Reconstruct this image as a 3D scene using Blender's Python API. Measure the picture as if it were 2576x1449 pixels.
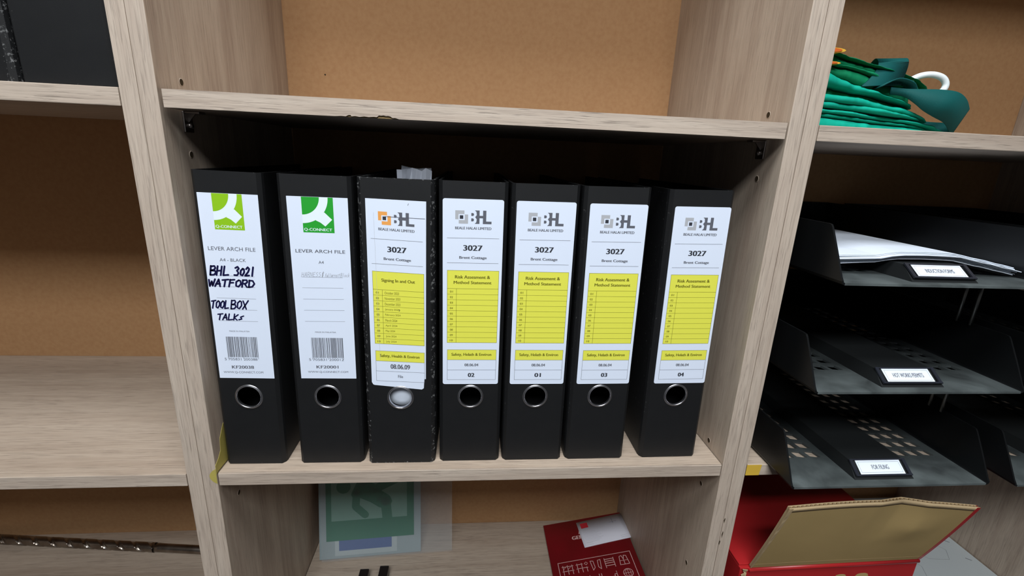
import bpy, bmesh, math, random
from mathutils import Vector, Matrix, noise as mnoise
from mathutils.geometry import tessellate_polygon

for o in list(bpy.data.objects):
    bpy.data.objects.remove(o, do_unlink=True)
SC = bpy.context.scene
COL = SC.collection
Z0 = 1150.0            # height of the middle shelf above the floor, mm
S = 0.001

# ------------------------------------------------------------------ camera
def cam_setup():
    cd = bpy.data.cameras.new('camera'); co = bpy.data.objects.new('camera', cd); COL.objects.link(co)
    cd.sensor_width = 36; cd.lens = 1156.953 * 36 / 2576; cd.clip_start = 0.01; cd.clip_end = 50
    R = Matrix.Rotation(math.radians(-5.446), 4, 'Z') @ Matrix.Rotation(math.radians(74.226), 4, 'X') @ Matrix.Rotation(math.radians(2.564), 4, 'Z')
    co.matrix_world = Matrix.Translation((0.26906, -0.447575, (342.114 + Z0) * S)) @ R
    SC.camera = co
cam_setup()

# ------------------------------------------------------------------ world, lights, exposure
SC.view_settings.view_transform = 'Standard'; SC.view_settings.look = 'None'
SC.view_settings.gamma = 1.0; SC.view_settings.use_curve_mapping = False
SC.view_settings.exposure = 0.0
w = bpy.data.worlds.new('world'); SC.world = w; w.use_nodes = True
w.node_tree.nodes['Background'].inputs[0].default_value = (0.6, 0.7, 0.85, 1)
w.node_tree.nodes['Background'].inputs[1].default_value = 0.05
PANELS = [(0.22, -0.50, 1.0, 0.5, 16), (0.22, -1.36, 1.0, 0.6, 39)]   # x, y, length, width, watts
CEIL = 2.60
def area_lights():
    for x, y, lx, ly, p in PANELS:
        ld = bpy.data.lights.new('panel_light', 'AREA'); ld.shape = 'RECTANGLE'
        ld.size = lx - 0.06; ld.size_y = ly - 0.06; ld.energy = p; ld.color = (0.93, 0.97, 1.0)
        lo = bpy.data.objects.new('panel_light', ld); COL.objects.link(lo)
        lo.location = (x, y, CEIL - 0.035)
area_lights()

# ------------------------------------------------------------------ helpers (all in millimetres)
def tag(o, label=None, cat=None, group=None, kind=None):
    if label: o['label'] = label
    if cat: o['category'] = cat
    if group: o['group'] = group
    if kind: o['kind'] = kind
    return o
def thing(name, label, cat, loc=(0, 0, 0), rot=(0, 0, 0), group=None):
    o = bpy.data.objects.new(name, None); COL.objects.link(o); o.empty_display_size = 0.05
    o.location = (loc[0] * S, loc[1] * S, (loc[2] + Z0) * S); o.rotation_euler = rot
    return tag(o, label, cat, group)
class MB:
    """collects verts and faces in mm with material slots"""
    def __init__(s): s.v = []; s.f = []; s.m = []; s.sm = []
    def add(s, vs, fs, mi=0, smooth=False):
        b = len(s.v); s.v += [tuple(p) for p in vs]
        for f in fs: s.f.append([b + i for i in f]); s.m.append(mi); s.sm.append(smooth)
    def box(s, x0, x1, y0, y1, z0, z1, mi=0, bev=0.0):
        if bev <= 0:
            vs = [(x, y, z) for x in (x0, x1) for y in (y0, y1) for z in (z0, z1)]
            s.add(vs, [(0, 1, 3, 2), (4, 6, 7, 5), (0, 4, 5, 1), (2, 3, 7, 6), (0, 2, 6, 4), (1, 5, 7, 3)], mi); return
        bm = bmesh.new(); bmesh.ops.create_cube(bm, size=1)
        for v in bm.verts: v.co = Vector(((x0 + x1) / 2 + v.co.x * (x1 - x0), (y0 + y1) / 2 + v.co.y * (y1 - y0), (z0 + z1) / 2 + v.co.z * (z1 - z0)))
        bmesh.ops.bevel(bm, geom=bm.edges[:], offset=bev, segments=2, profile=0.6, affect='EDGES')
        s.bm(bm, mi)
    def bm(s, bm, mi=0, smooth=False):
        bm.verts.ensure_lookup_table(); bm.verts.index_update()
        s.add([v.co[:] for v in bm.verts], [[v.index for v in f.verts] for f in bm.faces], mi, smooth); bm.free()
    def prism(s, pts, z0, z1, mi=0, smooth=False):     # pts in xy
        s.poly3([(x, y, z0) for x, y in pts], (0, 0, z1 - z0), mi, smooth)
    def poly3(s, pts, ext, mi=0, smooth=False):        # any planar polygon, extruded by vector ext
        n = len(pts); vs = list(pts) + [(p[0] + ext[0], p[1] + ext[1], p[2] + ext[2]) for p in pts]
        tri = tessellate_polygon([[Vector(p) for p in pts]])
        fs = [list(t) for t in tri] + [[i + n for i in reversed(t)] for t in tri]
        s.add(vs, fs, mi)
        s.add(vs, [(i, (i + 1) % n, (i + 1) % n + n, i + n) for i in range(n)], mi, smooth)
    def flat(s, pts, mi=0):
        tri = tessellate_polygon([[Vector(p) for p in pts]]); s.add(pts, [list(t) for t in tri], mi)
    def tube(s, path, r, n=8, mi=0, cap=True):
        path = [Vector(p) for p in path]; rings = []
        up = Vector((0, 0, 1)); prev = None
        for i, p in enumerate(path):
            t = (path[min(i + 1, len(path) - 1)] - path[max(i - 1, 0)]).normalized()
            if prev is None:
                a = t.cross(up)
                if a.length < 1e-3: a = t.cross(Vector((1, 0, 0)))
                a.normalize()
            else: a = (prev - t * prev.dot(t)).normalized()
            prev = a; b = t.cross(a)
            rr = r[i] if isinstance(r, (list, tuple)) else r
            rings.append([p + (a * math.cos(2 * math.pi * k / n) + b * math.sin(2 * math.pi * k / n)) * rr for k in range(n)])
        vs = [q for rg in rings for q in rg]; fs = []
        for i in range(len(rings) - 1):
            for k in range(n):
                fs.append((i * n + k, i * n + (k + 1) % n, (i + 1) * n + (k + 1) % n, (i + 1) * n + k))
        if cap: fs += [list(range(n))[::-1], [(len(rings) - 1) * n + k for k in range(n)]]
        s.add(vs, fs, mi, True)
    def strip(s, A, B, th=(0, 0, 0), mi=0, smooth=True):
        """ribbon between two 3-D polylines, extruded by vector th for thickness"""
        n = len(A); vs = list(A) + list(B)
        vs += [(p[0] + th[0], p[1] + th[1], p[2] + th[2]) for p in vs]
        fs = []
        for i in range(n - 1):
            fs.append((i, i + 1, n + i + 1, n + i)); fs.append((2 * n + i, 3 * n + i, 3 * n + i + 1, 2 * n + i + 1))
            fs.append((i, 2 * n + i, 2 * n + i + 1, i + 1)); fs.append((n + i, n + i + 1, 3 * n + i + 1, 3 * n + i))
        fs.append((0, n, 3 * n, 2 * n)); fs.append((n - 1, 3 * n - 1, 4 * n - 1, 2 * n - 1))
        s.add(vs, fs, mi, smooth)
    def build(s, name, mats, parent=None, origin=None, world=False, fix=True):
        """verts are local to parent when parent given (world=True: verts are scene mm)"""
        if not isinstance(mats, (list, tuple)): mats = [mats]
        off = Vector((0, 0, 0))
        if parent is None:
            if origin is None:
                xs, ys, zs = zip(*s.v); origin = ((min(xs) + max(xs)) / 2, (min(ys) + max(ys)) / 2, min(zs))
            off = Vector(origin)
        elif world:
            off = Vector((parent.location.x / S, parent.location.y / S, parent.location.z / S - Z0))
        me = bpy.data.meshes.new(name)
        me.from_pydata([((v[0] - off.x) * S, (v[1] - off.y) * S, (v[2] - off.z) * S) for v in s.v], [], s.f)
        for m in mats: me.materials.append(m)
        for p, mi, sm in zip(me.polygons, s.m, s.sm): p.material_index = mi; p.use_smooth = sm
        if fix:
            bm = bmesh.new(); bm.from_mesh(me); bmesh.ops.recalc_face_normals(bm, faces=bm.faces[:]); bm.to_mesh(me); bm.free()
        me.update()
        o = bpy.data.objects.new(name, me); COL.objects.link(o)
        if parent is not None: o.parent = parent
        else: o.location = (off.x * S, off.y * S, (off.z + Z0) * S)
        return o
def copy_tree(o, parent=None):
    c = o.copy(); COL.objects.link(c)
    if parent is not None: c.parent = parent
    for ch in list(o.children): copy_tree(ch, c)
    return c

# ------------------------------------------------------------------ materials
def mat(name, col, rough=0.6, metal=0.0, spec=0.5, bump=None, mottle=None, trans=None):
    m = bpy.data.materials.new(name); m.use_nodes = True; nt = m.node_tree; b = nt.nodes['Principled BSDF']
    b.inputs['Base Color'].default_value = (*col, 1); b.inputs['Roughness'].default_value = rough
    b.inputs['Metallic'].default_value = metal; b.inputs['Specular IOR Level'].default_value = spec
    tc = nt.nodes.new('ShaderNodeTexCoord')
    if mottle:
        sc, amt, col2 = mottle
        n = nt.nodes.new('ShaderNodeTexNoise'); n.inputs['Scale'].default_value = sc; n.inputs['Detail'].default_value = 4
        nt.links.new(tc.outputs['Object'], n.inputs['Vector'])
        r = nt.nodes.new('ShaderNodeMapRange'); r.inputs[1].default_value = 0.35; r.inputs[2].default_value = 0.7; r.inputs[4].default_value = amt
        nt.links.new(n.outputs['Fac'], r.inputs[0])
        mx = nt.nodes.new('ShaderNodeMix'); mx.data_type = 'RGBA'
        mx.inputs[6].default_value = (*col, 1); mx.inputs[7].default_value = (*col2, 1)
        nt.links.new(r.outputs[0], mx.inputs[0]); nt.links.new(mx.outputs[2], b.inputs['Base Color'])
    if bump:
        sc, st = bump
        n = nt.nodes.new('ShaderNodeTexNoise'); n.inputs['Scale'].default_value = sc; n.inputs['Detail'].default_value = 3
        nt.links.new(tc.outputs['Object'], n.inputs['Vector'])
        bp = nt.nodes.new('ShaderNodeBump'); bp.inputs['Strength'].default_value = st; bp.inputs['Distance'].default_value = 0.0006
        nt.links.new(n.outputs['Fac'], bp.inputs['Height']); nt.links.new(bp.outputs[0], b.inputs['Normal'])
    return m
def wood(name, grain, base, dark, light, dash=0.6, soft=0.5):
    """laminate with stretched grain; grain = 0 (along x) or 2 (along z)"""
    m = bpy.data.materials.new(name); m.use_nodes = True; nt = m.node_tree; L = nt.links; b = nt.nodes['Principled BSDF']
    N = nt.nodes.new
    tc = N('ShaderNodeTexCoord'); oi = N('ShaderNodeObjectInfo')
    mul = N('ShaderNodeMath'); mul.operation = 'MULTIPLY'; mul.inputs[1].default_value = 7.3; L.new(oi.outputs['Random'], mul.inputs[0])
    add = N('ShaderNodeVectorMath'); add.operation = 'ADD'; L.new(tc.outputs['Object'], add.inputs[0]); L.new(mul.outputs[0], add.inputs[1])
    def stretched(across, along, detail, rough=0.55, dist=0.0):
        mp = N('ShaderNodeMapping'); sc = [across] * 3; sc[grain] = along; mp.inputs['Scale'].default_value = sc
        L.new(add.outputs[0], mp.inputs['Vector'])
        n = N('ShaderNodeTexNoise'); n.inputs['Scale'].default_value = 1.0; n.inputs['Detail'].default_value = detail
        n.inputs['Roughness'].default_value = rough; n.inputs['Distortion'].default_value = dist
        L.new(mp.outputs[0], n.inputs['Vector']); return n.outputs['Fac']
    def rng(src, a, bb, lo=0.0, hi=1.0):
        r = N('ShaderNodeMapRange'); r.inputs[1].default_value = a; r.inputs[2].default_value = bb
        r.inputs[3].default_value = lo; r.inputs[4].default_value = hi; L.new(src, r.inputs[0]); return r.outputs[0]
    def mix(f, A, Bc):
        mx = N('ShaderNodeMix'); mx.data_type = 'RGBA'
        L.new(f, mx.inputs[0])
        for s_, i in ((A, 6), (Bc, 7)):
            if isinstance(s_, tuple): mx.inputs[i].default_value = (*s_, 1)
            else: L.new(s_, mx.inputs[i])
        return mx.outputs[2]
    broad = stretched(28, 2.2, 3, 0.5, 0.6)
    mid = stretched(140, 6, 4, 0.6, 0.3)
    fine = stretched(620, 26, 3, 0.6)
    dsh = stretched(780, 34, 3, 0.55, 0.1)
    gate = stretched(60, 9, 2)
    c = mix(rng(broad, 0.35, 0.68, 0, 1), base, dark)
    c = mix(rng(mid, 0.42, 0.75, 0, soft), c, light)
    c = mix(rng(fine, 0.48, 0.72, 0, 0.35 * dash + 0.28), c, tuple(k * 0.55 for k in dark))
    mm = N('ShaderNodeMath'); mm.operation = 'MULTIPLY'
    L.new(rng(dsh, 0.57, 0.66, 0, dash), mm.inputs[0]); L.new(rng(gate, 0.36, 0.6, 0.15, 1), mm.inputs[1])
    c = mix(mm.outputs[0], c, tuple(k * 0.42 for k in dark))
    L.new(c, b.inputs['Base Color'])
    b.inputs['Roughness'].default_value = 0.55; b.inputs['Specular IOR Level'].default_value = 0.35
    bp = N('ShaderNodeBump'); bp.inputs['Strength'].default_value = 0.25 + 0.4 * dash; bp.inputs['Distance'].default_value = 0.0005
    inv = N('ShaderNodeMath'); inv.operation = 'SUBTRACT'; inv.inputs[0].default_value = 1.0; L.new(mm.outputs[0], inv.inputs[1])
    s2 = N('ShaderNodeMath'); s2.operation = 'MULTIPLY_ADD'; L.new(fine, s2.inputs[0]); s2.inputs[1].default_value = -0.5; L.new(inv.outputs[0], s2.inputs[2])
    L.new(s2.outputs[0], bp.inputs['Height']); L.new(bp.outputs[0], b.inputs['Normal'])
    return m
W_EDGE_Z = wood('oak_edge_upright', 2, (0.469, 0.382, 0.311), (0.409, 0.327, 0.265), (0.556, 0.469, 0.387), 0.5, 0.75)
W_EDGE_X = wood('oak_edge_shelf', 0, (0.464, 0.378, 0.308), (0.405, 0.324, 0.262), (0.562, 0.475, 0.394), 0.55, 0.75)
W_FACE_Z = wood('oak_face_upright', 2, (0.520, 0.423, 0.336), (0.391, 0.299, 0.233), (0.596, 0.499, 0.396), 0.3, 0.6)
W_FACE_X = wood('oak_face_shelf', 0, (0.441, 0.354, 0.278), (0.357, 0.275, 0.210), (0.514, 0.420, 0.336), 0.55, 0.55)
MDF = mat('hardboard_back', (0.405, 0.230, 0.111), 0.75, spec=0.2, bump=(700, 0.12), mottle=(170, 0.9, (0.363, 0.194, 0.091)))
CHIP = mat('raw_chipboard', (0.36, 0.25, 0.12), 0.9, spec=0.1, mottle=(600, 0.8, (0.2, 0.13, 0.06)))
HOLE = mat('hole_dark', (0.05, 0.035, 0.02), 0.9, spec=0.1)
STEEL = mat('bright_metal', (0.62, 0.62, 0.66), 0.28, 1.0)
DULLSTEEL = mat('dull_metal', (0.42, 0.38, 0.36), 0.35, 1.0)
def binder_mat(name, wear):
    m = bpy.data.materials.new(name); m.use_nodes = True; nt = m.node_tree; L = nt.links; b = nt.nodes['Principled BSDF']; N = nt.nodes.new
    b.inputs['Roughness'].default_value = 0.52; b.inputs['Specular IOR Level'].default_value = 0.35
    tc = N('ShaderNodeTexCoord')
    n = N('ShaderNodeTexNoise'); n.inputs['Scale'].default_value = 60; n.inputs['Detail'].default_value = 5; L.new(tc.outputs['Object'], n.inputs['Vector'])
    mx = N('ShaderNodeMix'); mx.data_type = 'RGBA'; mx.inputs[6].default_value = (0.0062, 0.0065, 0.0073, 1); mx.inputs[7].default_value = (0.0095, 0.0098, 0.0105, 1)
    L.new(n.outputs['Fac'], mx.inputs[0]); out = mx.outputs[2]
    # scuffs: strong along the edges (x near +-half width, z near top or bottom), rare elsewhere
    sep = N('ShaderNodeSeparateXYZ'); L.new(tc.outputs['Object'], sep.inputs[0])
    def math_(op, a, c=None):
        q = N('ShaderNodeMath'); q.operation = op
        for i, s_ in enumerate((a, c)):
            if s_ is None: continue
            if isinstance(s_, (int, float)): q.inputs[i].default_value = s_
            else: L.new(s_, q.inputs[i])
        return q.outputs[0]
    ax = math_('ABSOLUTE', sep.outputs[0]); az = math_('ABSOLUTE', math_('SUBTRACT', sep.outputs[2], 0.159))
    def rng(src, a, c, lo, hi):
        r = N('ShaderNodeMapRange'); r.inputs[1].default_value = a; r.inputs[2].default_value = c; r.inputs[3].default_value = lo; r.inputs[4].default_value = hi
        L.new(src, r.inputs[0]); return r.outputs[0]
    em = math_('MAXIMUM', rng(ax, 0.0315, 0.0336, 0, 1), rng(az, 0.1565, 0.1589, 0, 1.3))
    sn = N('ShaderNodeTexNoise'); sn.inputs['Scale'].default_value = 260; sn.inputs['Detail'].default_value = 6; sn.inputs['Roughness'].default_value = 0.7
    L.new(tc.outputs['Object'], sn.inputs['Vector'])
    thr = math_('ADD', sn.outputs['Fac'], math_('MULTIPLY', em, 0.10 + 0.07 * wear))
    f = rng(thr, 0.725, 0.79, 0, 0.35 + 0.3 * wear)
    m2 = N('ShaderNodeMix'); m2.data_type = 'RGBA'; L.new(f, m2.inputs[0]); L.new(out, m2.inputs[6]); m2.inputs[7].default_value = (0.22, 0.22, 0.22, 1)
    L.new(m2.outputs[2], b.inputs['Base Color'])
    bn = N('ShaderNodeTexNoise'); bn.inputs['Scale'].default_value = 1400; L.new(tc.outputs['Object'], bn.inputs['Vector'])
    bp = N('ShaderNodeBump'); bp.inputs['Strength'].default_value = 0.15; bp.inputs['Distance'].default_value = 0.0003
    L.new(bn.outputs['Fac'], bp.inputs['Height']); L.new(bp.outputs[0], b.inputs['Normal'])
    return m
BLACK = binder_mat('binder_black', 0.0); BLACKWORN = binder_mat('binder_black_worn', 1.0)
PAPER = mat('paper_white', (0.72, 0.78, 0.88), 0.6, spec=0.3)
PAPER2 = mat('paper_sheet', (0.50, 0.52, 0.56), 0.7, spec=0.2)
LABEL = mat('label_white', (0.708, 0.773, 0.902), 0.45, spec=0.4)
INK = mat('ink_black', (0.035, 0.038, 0.05), 0.6, spec=0.2)
INKG = mat('ink_grey', (0.11, 0.115, 0.14), 0.6, spec=0.2)
PENCIL = mat('pencil', (0.30, 0.31, 0.35), 0.7, spec=0.2)
MARKER = mat('marker_ink', (0.008, 0.008, 0.05), 0.4, spec=0.3)
LGREY = mat('print_light_grey', (0.42, 0.43, 0.46), 0.6, spec=0.2)
YEL = mat('print_yellow', (0.74, 0.73, 0.085), 0.55, spec=0.3)
YINK = mat('ink_on_yellow', (0.13, 0.12, 0.01), 0.6, spec=0.2)
ORA = mat('print_orange', (0.80, 0.35, 0.09), 0.6, spec=0.2)
LIME = mat('print_lime', (0.26, 0.52, 0.012), 0.5, spec=0.3)
GREEN = mat('print_green', (0.02, 0.33, 0.03), 0.5, spec=0.3)
WHITE = mat('print_white', (0.77, 0.86, 0.93), 0.5, spec=0.3)

# ------------------------------------------------------------------ room shell
def structure(name, mb, m): o = mb.build(name, m, origin=(0, 0, -Z0)); return tag(o, kind='structure')
WALL = mat('wall_paint', (0.24, 0.235, 0.23), 0.85, spec=0.2, bump=(300, 0.1))
RX0, RX1, RY0, RY1 = -2300, 3000, -3400, 335
def room():
    H = CEIL * 1000 - Z0
    for nm, b, m in (('floor', (RX0, RX1, RY0, RY1, -Z0 - 100, -Z0), mat('carpet', (0.07, 0.07, 0.075), 0.95, spec=0.1, bump=(900, 0.5), mottle=(400, 0.8, (0.04, 0.04, 0.045)))),
                     ('ceiling', (RX0, RX1, RY0, RY1, H, H + 100), mat('ceiling_tile', (0.30, 0.30, 0.30), 0.9, spec=0.1, bump=(400, 0.3))),
                     ('wall_back', (RX0, RX1, RY1, RY1 + 100, -Z0, H), WALL), ('wall_front', (RX0, RX1, RY0 - 100, RY0, -Z0, H), WALL),
                     ('wall_left', (RX0 - 100, RX0, RY0, RY1, -Z0, H), WALL), ('wall_right', (RX1, RX1 + 100, RY0, RY1, -Z0, H), WALL)):
        k = MB(); k.box(*b); structure(nm, k, m)
    frame = mat('panel_frame', (0.8, 0.8, 0.8), 0.5)
    dif = bpy.data.materials.new('panel_diffuser'); dif.use_nodes = True
    b = dif.node_tree.nodes['Principled BSDF']; b.inputs['Base Color'].default_value = (0.9, 0.9, 0.9, 1)
    b.inputs['Emission Color'].default_value = (0.93, 0.97, 1, 1); b.inputs['Emission Strength'].default_value = 3.0
    for i, (x, y, lx, ly, p) in enumerate(PANELS):
        x *= 1000; y *= 1000; lx *= 500; ly *= 500
        t = thing('ceiling_light', 'rectangular white ceiling light panel ' + ('nearest the bookcases' if i == 0 else 'further from the bookcases'), 'ceiling light', (x, y, H - 30))
        k = MB()
        for q in ((-lx, lx, -ly, -ly + 25), (-lx, lx, ly - 25, ly), (-lx, -lx + 25, -ly + 25, ly - 25), (lx - 25, lx, -ly + 25, ly - 25)): k.box(*q, 0, 30)
        k.build('frame', frame, t)
        k = MB(); k.box(-lx + 25, lx - 25, -ly + 25, ly - 25, 12, 28); k.build('diffuser', dif, t)
room()

# ------------------------------------------------------------------ bookcases
T = 15.0; D = 303.0
BOT, TOP = -Z0, 790.0
def panel(name, x0, x1, parent):
    k = MB(); k.box(x0, x1, 0, D, BOT, TOP, 0, 0.6)
    o = k.build(name, [W_FACE_Z, W_EDGE_Z], parent, world=True)
    for p in o.data.polygons:
        if abs(p.normal.y) > 0.6: p.material_index = 1
    return o
def shelf(x0, x1, z, parent, name='shelf', yf=0.0, chip=False, groove=False):
    """top surface at z"""
    k = MB()
    if groove: k.box(x0 + 1.2, x1 - 0.9, yf + 1.9, D - 0.5, z - T, z)
    elif not chip: k.box(x0 + 1.0, x1 - 0.9, yf, D - 0.5, z - T, z, 0, 0.7)
    else: k.prism([(x0 + 3.8, yf + 1.4), (x1 - 2.2, yf + 1.4), (x1 - 2.2, 28), (x1 - .6, 30), (x1 - .6, D - .2), (x0 + .6, D - .2), (x0 + .6, 30), (x0 + 3.8, 28)], z - T, z)
    o = k.build(name, [W_FACE_X, W_EDGE_X, CHIP], parent, world=True)
    for p in o.data.polygons:
        if p.normal.y < -0.6: p.material_index = 2 if chip else 1
    if groove:    # laminate strip standing slightly off the board: a dark joint along the front
        k = MB(); k.box(x0 + 1.6, x1 - 1.2, 0, 1.35, z - T, z - .15, 0, .4); k.build('edge_strip', W_EDGE_X, parent, world=True)
    if chip:      # the laminate strip on the front edge is chipped along its lower side
        rnd = random.Random(5)
        xa, xb = x0 + 3.6, x1 - 2.0
        pts = [(xa, 0, z), (xb, 0, z), (xb, 0, z - T)]
        low = []
        for x, d in ((203, 0), (201, 0.5), (199, 0.9), (197, 0.7), (195, 2.0), (193, 2.3), (191, 2.1), (189, 2.6), (187, 2.2), (185, 2.4), (183, 0.9), (180, 1.0), (176, 0.6), (172, 1.0), (168, 0.4), (164, 0.9), (161, 0.5), (160, 1.6), (158, 1.4), (156, 0.3), (152, 0.5), (146, 0)):
            low.append((x, 0, z - T + d))
        pts += low + [(xa, 0, z - T)]
        k = MB(); k.poly3(pts, (0, 1.3, 0)); k.build('edge_strip', W_EDGE_X, o if False else parent, world=True)
    return o
def hole_mesh(parent, x, side, y, z):
    k = MB(); n = 12; r = 2.9; s_ = side
    ring = [(x + s_ * 0.25, y + r * math.cos(a), z + r * math.sin(a)) for a in [2 * math.pi * i / n for i in range(n)]]
    k.poly3(ring, (-s_ * 0.22, 0, 0), 0)
    ro = [(x + s_ * 0.2, y + (r + .9) * math.cos(a), z + (r + .9) * math.sin(a)) for a in [2 * math.pi * i / n for i in range(n)]]
    ri = [(x + s_ * 0.5, y + (r + .1) * math.cos(a), z + (r + .1) * math.sin(a)) for a in [2 * math.pi * i / n for i in range(n)]]
    k.add(ro + ri, [(i, (i + 1) % n, (i + 1) % n + n, i + n) for i in range(n)], 1)
    return k.build('pin_hole', [HOLE, W_FACE_Z], parent, world=True)
def bracket(parent, x, side, z):
    """L-shaped metal shelf support below a shelf whose underside is at z"""
    k = MB()
    k.box(min(x, x + side * 2), max(x, x + side * 2), 30, 44, z - 19, z - 0.2, 0, 0.6)
    k.box(min(x, x + side * 15), max(x, x + side * 15), 31.5, 42.5, z - 2.2, z - 0.2, 0, 0.5)
    k.poly3([(x + side * 2, 36.4, z - 2), (x + side * 9, 36.4, z - 2), (x + side * 2, 36.4, z - 10)], (0, 1.3, 0))
    k.tube([(x, 37, z - 13), (x + side * 5, 37, z - 13)], 2.4, 8)
    return k.build('shelf_bracket', DULLSTEEL, parent, world=True)
def bookcase(x0, x1, label, shelves, chip=None, brackets=()):
    t = thing('bookcase', label, 'bookcase', ((x0 + x1) / 2, D / 2, -Z0), group='bookcase units side by side')
    panel('side_panel', x0 - T, x0, t); panel('side_panel', x1, x1 + T, t)
    k = MB(); k.box(x0 - T + 0.2, x1 + T - 0.2, D, D + 4, BOT, TOP); tag(k.build('back_panel', MDF, t, world=True), 'brown hardboard back panel')
    for z in shelves: shelf(x0, x1, z, t, chip=(z == chip), groove=(z == 0 and chip is not None))
    k = MB(); k.box(x0 + 0.3, x1 - 0.3, 0, D - 0.5, TOP - T, TOP, 0, 0.6); k.build('top_panel', W_FACE_X, t, world=True)
    k = MB(); k.box(x0 + 0.3, x1 - 0.3, 6, 20, BOT, -1085, 0); k.build('plinth', W_FACE_X, t, world=True)
    for z in (396.2, 331.9, -54.2): hole_mesh(t, x0, 1, 36.7, z)
    for z in (396.4, 331.9, 9.6, -54.9, -183.9): hole_mesh(t, x1, -1, 36.2, z)
    for z in brackets:
        for x, s_ in ((x0, 1), (x1, -1)): bracket(t, x, s_, z)
    return t
BC_L = bookcase(-604.6, -30.4, 'grey oak bookcase unit at the left, with black files above and a drill bit below', [385.5, 0, -354, -720, -1070], brackets=())
BC_C = bookcase(0, 574.0, 'grey oak bookcase unit in the middle, holding the row of seven lever arch files', [386.2, 0, -354.6, -720, -1070], chip=386.2, brackets=(371.2,))
BC_R = bookcase(604.6, 1181, 'grey oak bookcase unit at the right, holding green bags and black trays', [748, 385.8, 0, -322, -720, -1070], brackets=())

def marks():
    k = MB(); k.poly3([(53.2 + 1.2 * math.cos(a * .785), 302.9, 447.1 + 1.2 * math.sin(a * .785)) for a in range(8)], (0, -.2, 0)); k.build('dent', HOLE, BC_C, world=True)
    for x, z, h in ((590.4, -81, 4.2), (591.2, -102.4, 5.5), (589.6, -114.7, 3.5)):
        k = MB(); k.poly3([(x - .8, -.12, z), (x + .1, -.12, z + h), (x + .9, -.12, z + h * .6), (x + .3, -.12, z - h)], (0, .2, 0)); k.build('chip_mark', HOLE, BC_R, world=True)
marks()

# ------------------------------------------------------------------ text and printing
_tc = {}
def text_geo(s):
    if s in _tc: return _tc[s]
    cu = bpy.data.curves.new('t', 'FONT'); cu.body = s; cu.size = 1; cu.resolution_u = 3
    ob = bpy.data.objects.new('t', cu); COL.objects.link(ob)
    me = bpy.data.meshes.new_from_object(ob.evaluated_get(bpy.context.evaluated_depsgraph_get()))
    vs = [(v.co.x, v.co.y) for v in me.vertices]; fs = [list(p.vertices) for p in me.polygons]
    bpy.data.objects.remove(ob); bpy.data.curves.remove(cu); bpy.data.meshes.remove(me)
    _tc[s] = (vs, fs); return _tc[s]
class Print:
    """2-D printing in label coordinates (u to the right, v down, mm); maps to 3-D by fn(u, v, h)"""
    def __init__(s, fn): s.fn = fn; s.mb = MB(); s.mats = []; s.top = 0.0
    def mi(s, m):
        if m not in s.mats: s.mats.append(m)
        return s.mats.index(m)
    def poly(s, pts, m, h=0.03):
        tri = tessellate_polygon([[Vector((a, b, 0)) for a, b in pts]])
        s.mb.add([s.fn(a, b, h) for a, b in pts], [list(t) for t in tri], s.mi(m))
    def rect(s, u0, v0, u1, v1, m, h=0.03): s.mb.add([s.fn(u0, v0, h), s.fn(u1, v0, h), s.fn(u1, v1, h), s.fn(u0, v1, h)], [(0, 1, 2, 3)], s.mi(m))
    def line(s, u0, v0, u1, v1, w, m, h=0.06):
        d = math.hypot(u1 - u0, v1 - v0) or 1; nx, ny = -(v1 - v0) / d * w / 2, (u1 - u0) / d * w / 2
        s.poly([(u0 + nx, v0 + ny), (u1 + nx, v1 + ny), (u1 - nx, v1 - ny), (u0 - nx, v0 - ny)], m, h)
    def frame(s, u0, v0, u1, v1, w, m, h=0.06):
        s.rect(u0, v0, u1, v0 + w, m, h); s.rect(u0, v1 - w, u1, v1, m, h); s.rect(u0, v0 + w, u0 + w, v1 - w, m, h); s.rect(u1 - w, v0 + w, u1, v1 - w, m, h)
    def text(s, st, u0, v0, u1, v1, m, h=0.09, bold=0.0, skew=0.0):
        """fit the string's ink into the box u0..u1, v0 (top)..v1 (bottom)"""
        vs, fs = text_geo(st)
        xs = [p[0] for p in vs]; ys = [p[1] for p in vs]
        a, b, c, d = min(xs), max(xs), min(ys), max(ys)
        d_ = min(bold * 9, .32) * (v1 - v0) / 4.0
        for q, (du, dv) in enumerate(((-d_, 0), (0, 0), (d_, 0)) if bold else ((0, 0),)):
            s.mb.add([s.fn(u0 + d_ + (x - a) / (b - a) * (u1 - u0 - 2 * d_) + du, v1 - (y - c) / (d - c) * (v1 - v0) + skew * (x - a) / (b - a), h + q * .004) for x, y in vs], fs, s.mi(m))
    def stroke(s, pts, w, m, h=0.09):
        for (a, b), (c, d) in zip(pts[:-1], pts[1:]): s.line(a, b, c, d, w, m, h)
        for a, b in pts:
            s.poly([(a + w / 2 * math.cos(k * math.pi / 4), b + w / 2 * math.sin(k * math.pi / 4)) for k in range(8)], m, h + 0.002)
    def disc(s, u, v, r, m, h=0.03, n=24, a0=0, a1=2 * math.pi):
        s.poly([(u + r * math.cos(a0 + (a1 - a0) * k / n), v + r * math.sin(a0 + (a1 - a0) * k / n)) for k in range(n)], m, h)
    def build(s, name, parent, **kw): return s.mb.build(name, s.mats, parent, fix=False, **kw)
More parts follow.
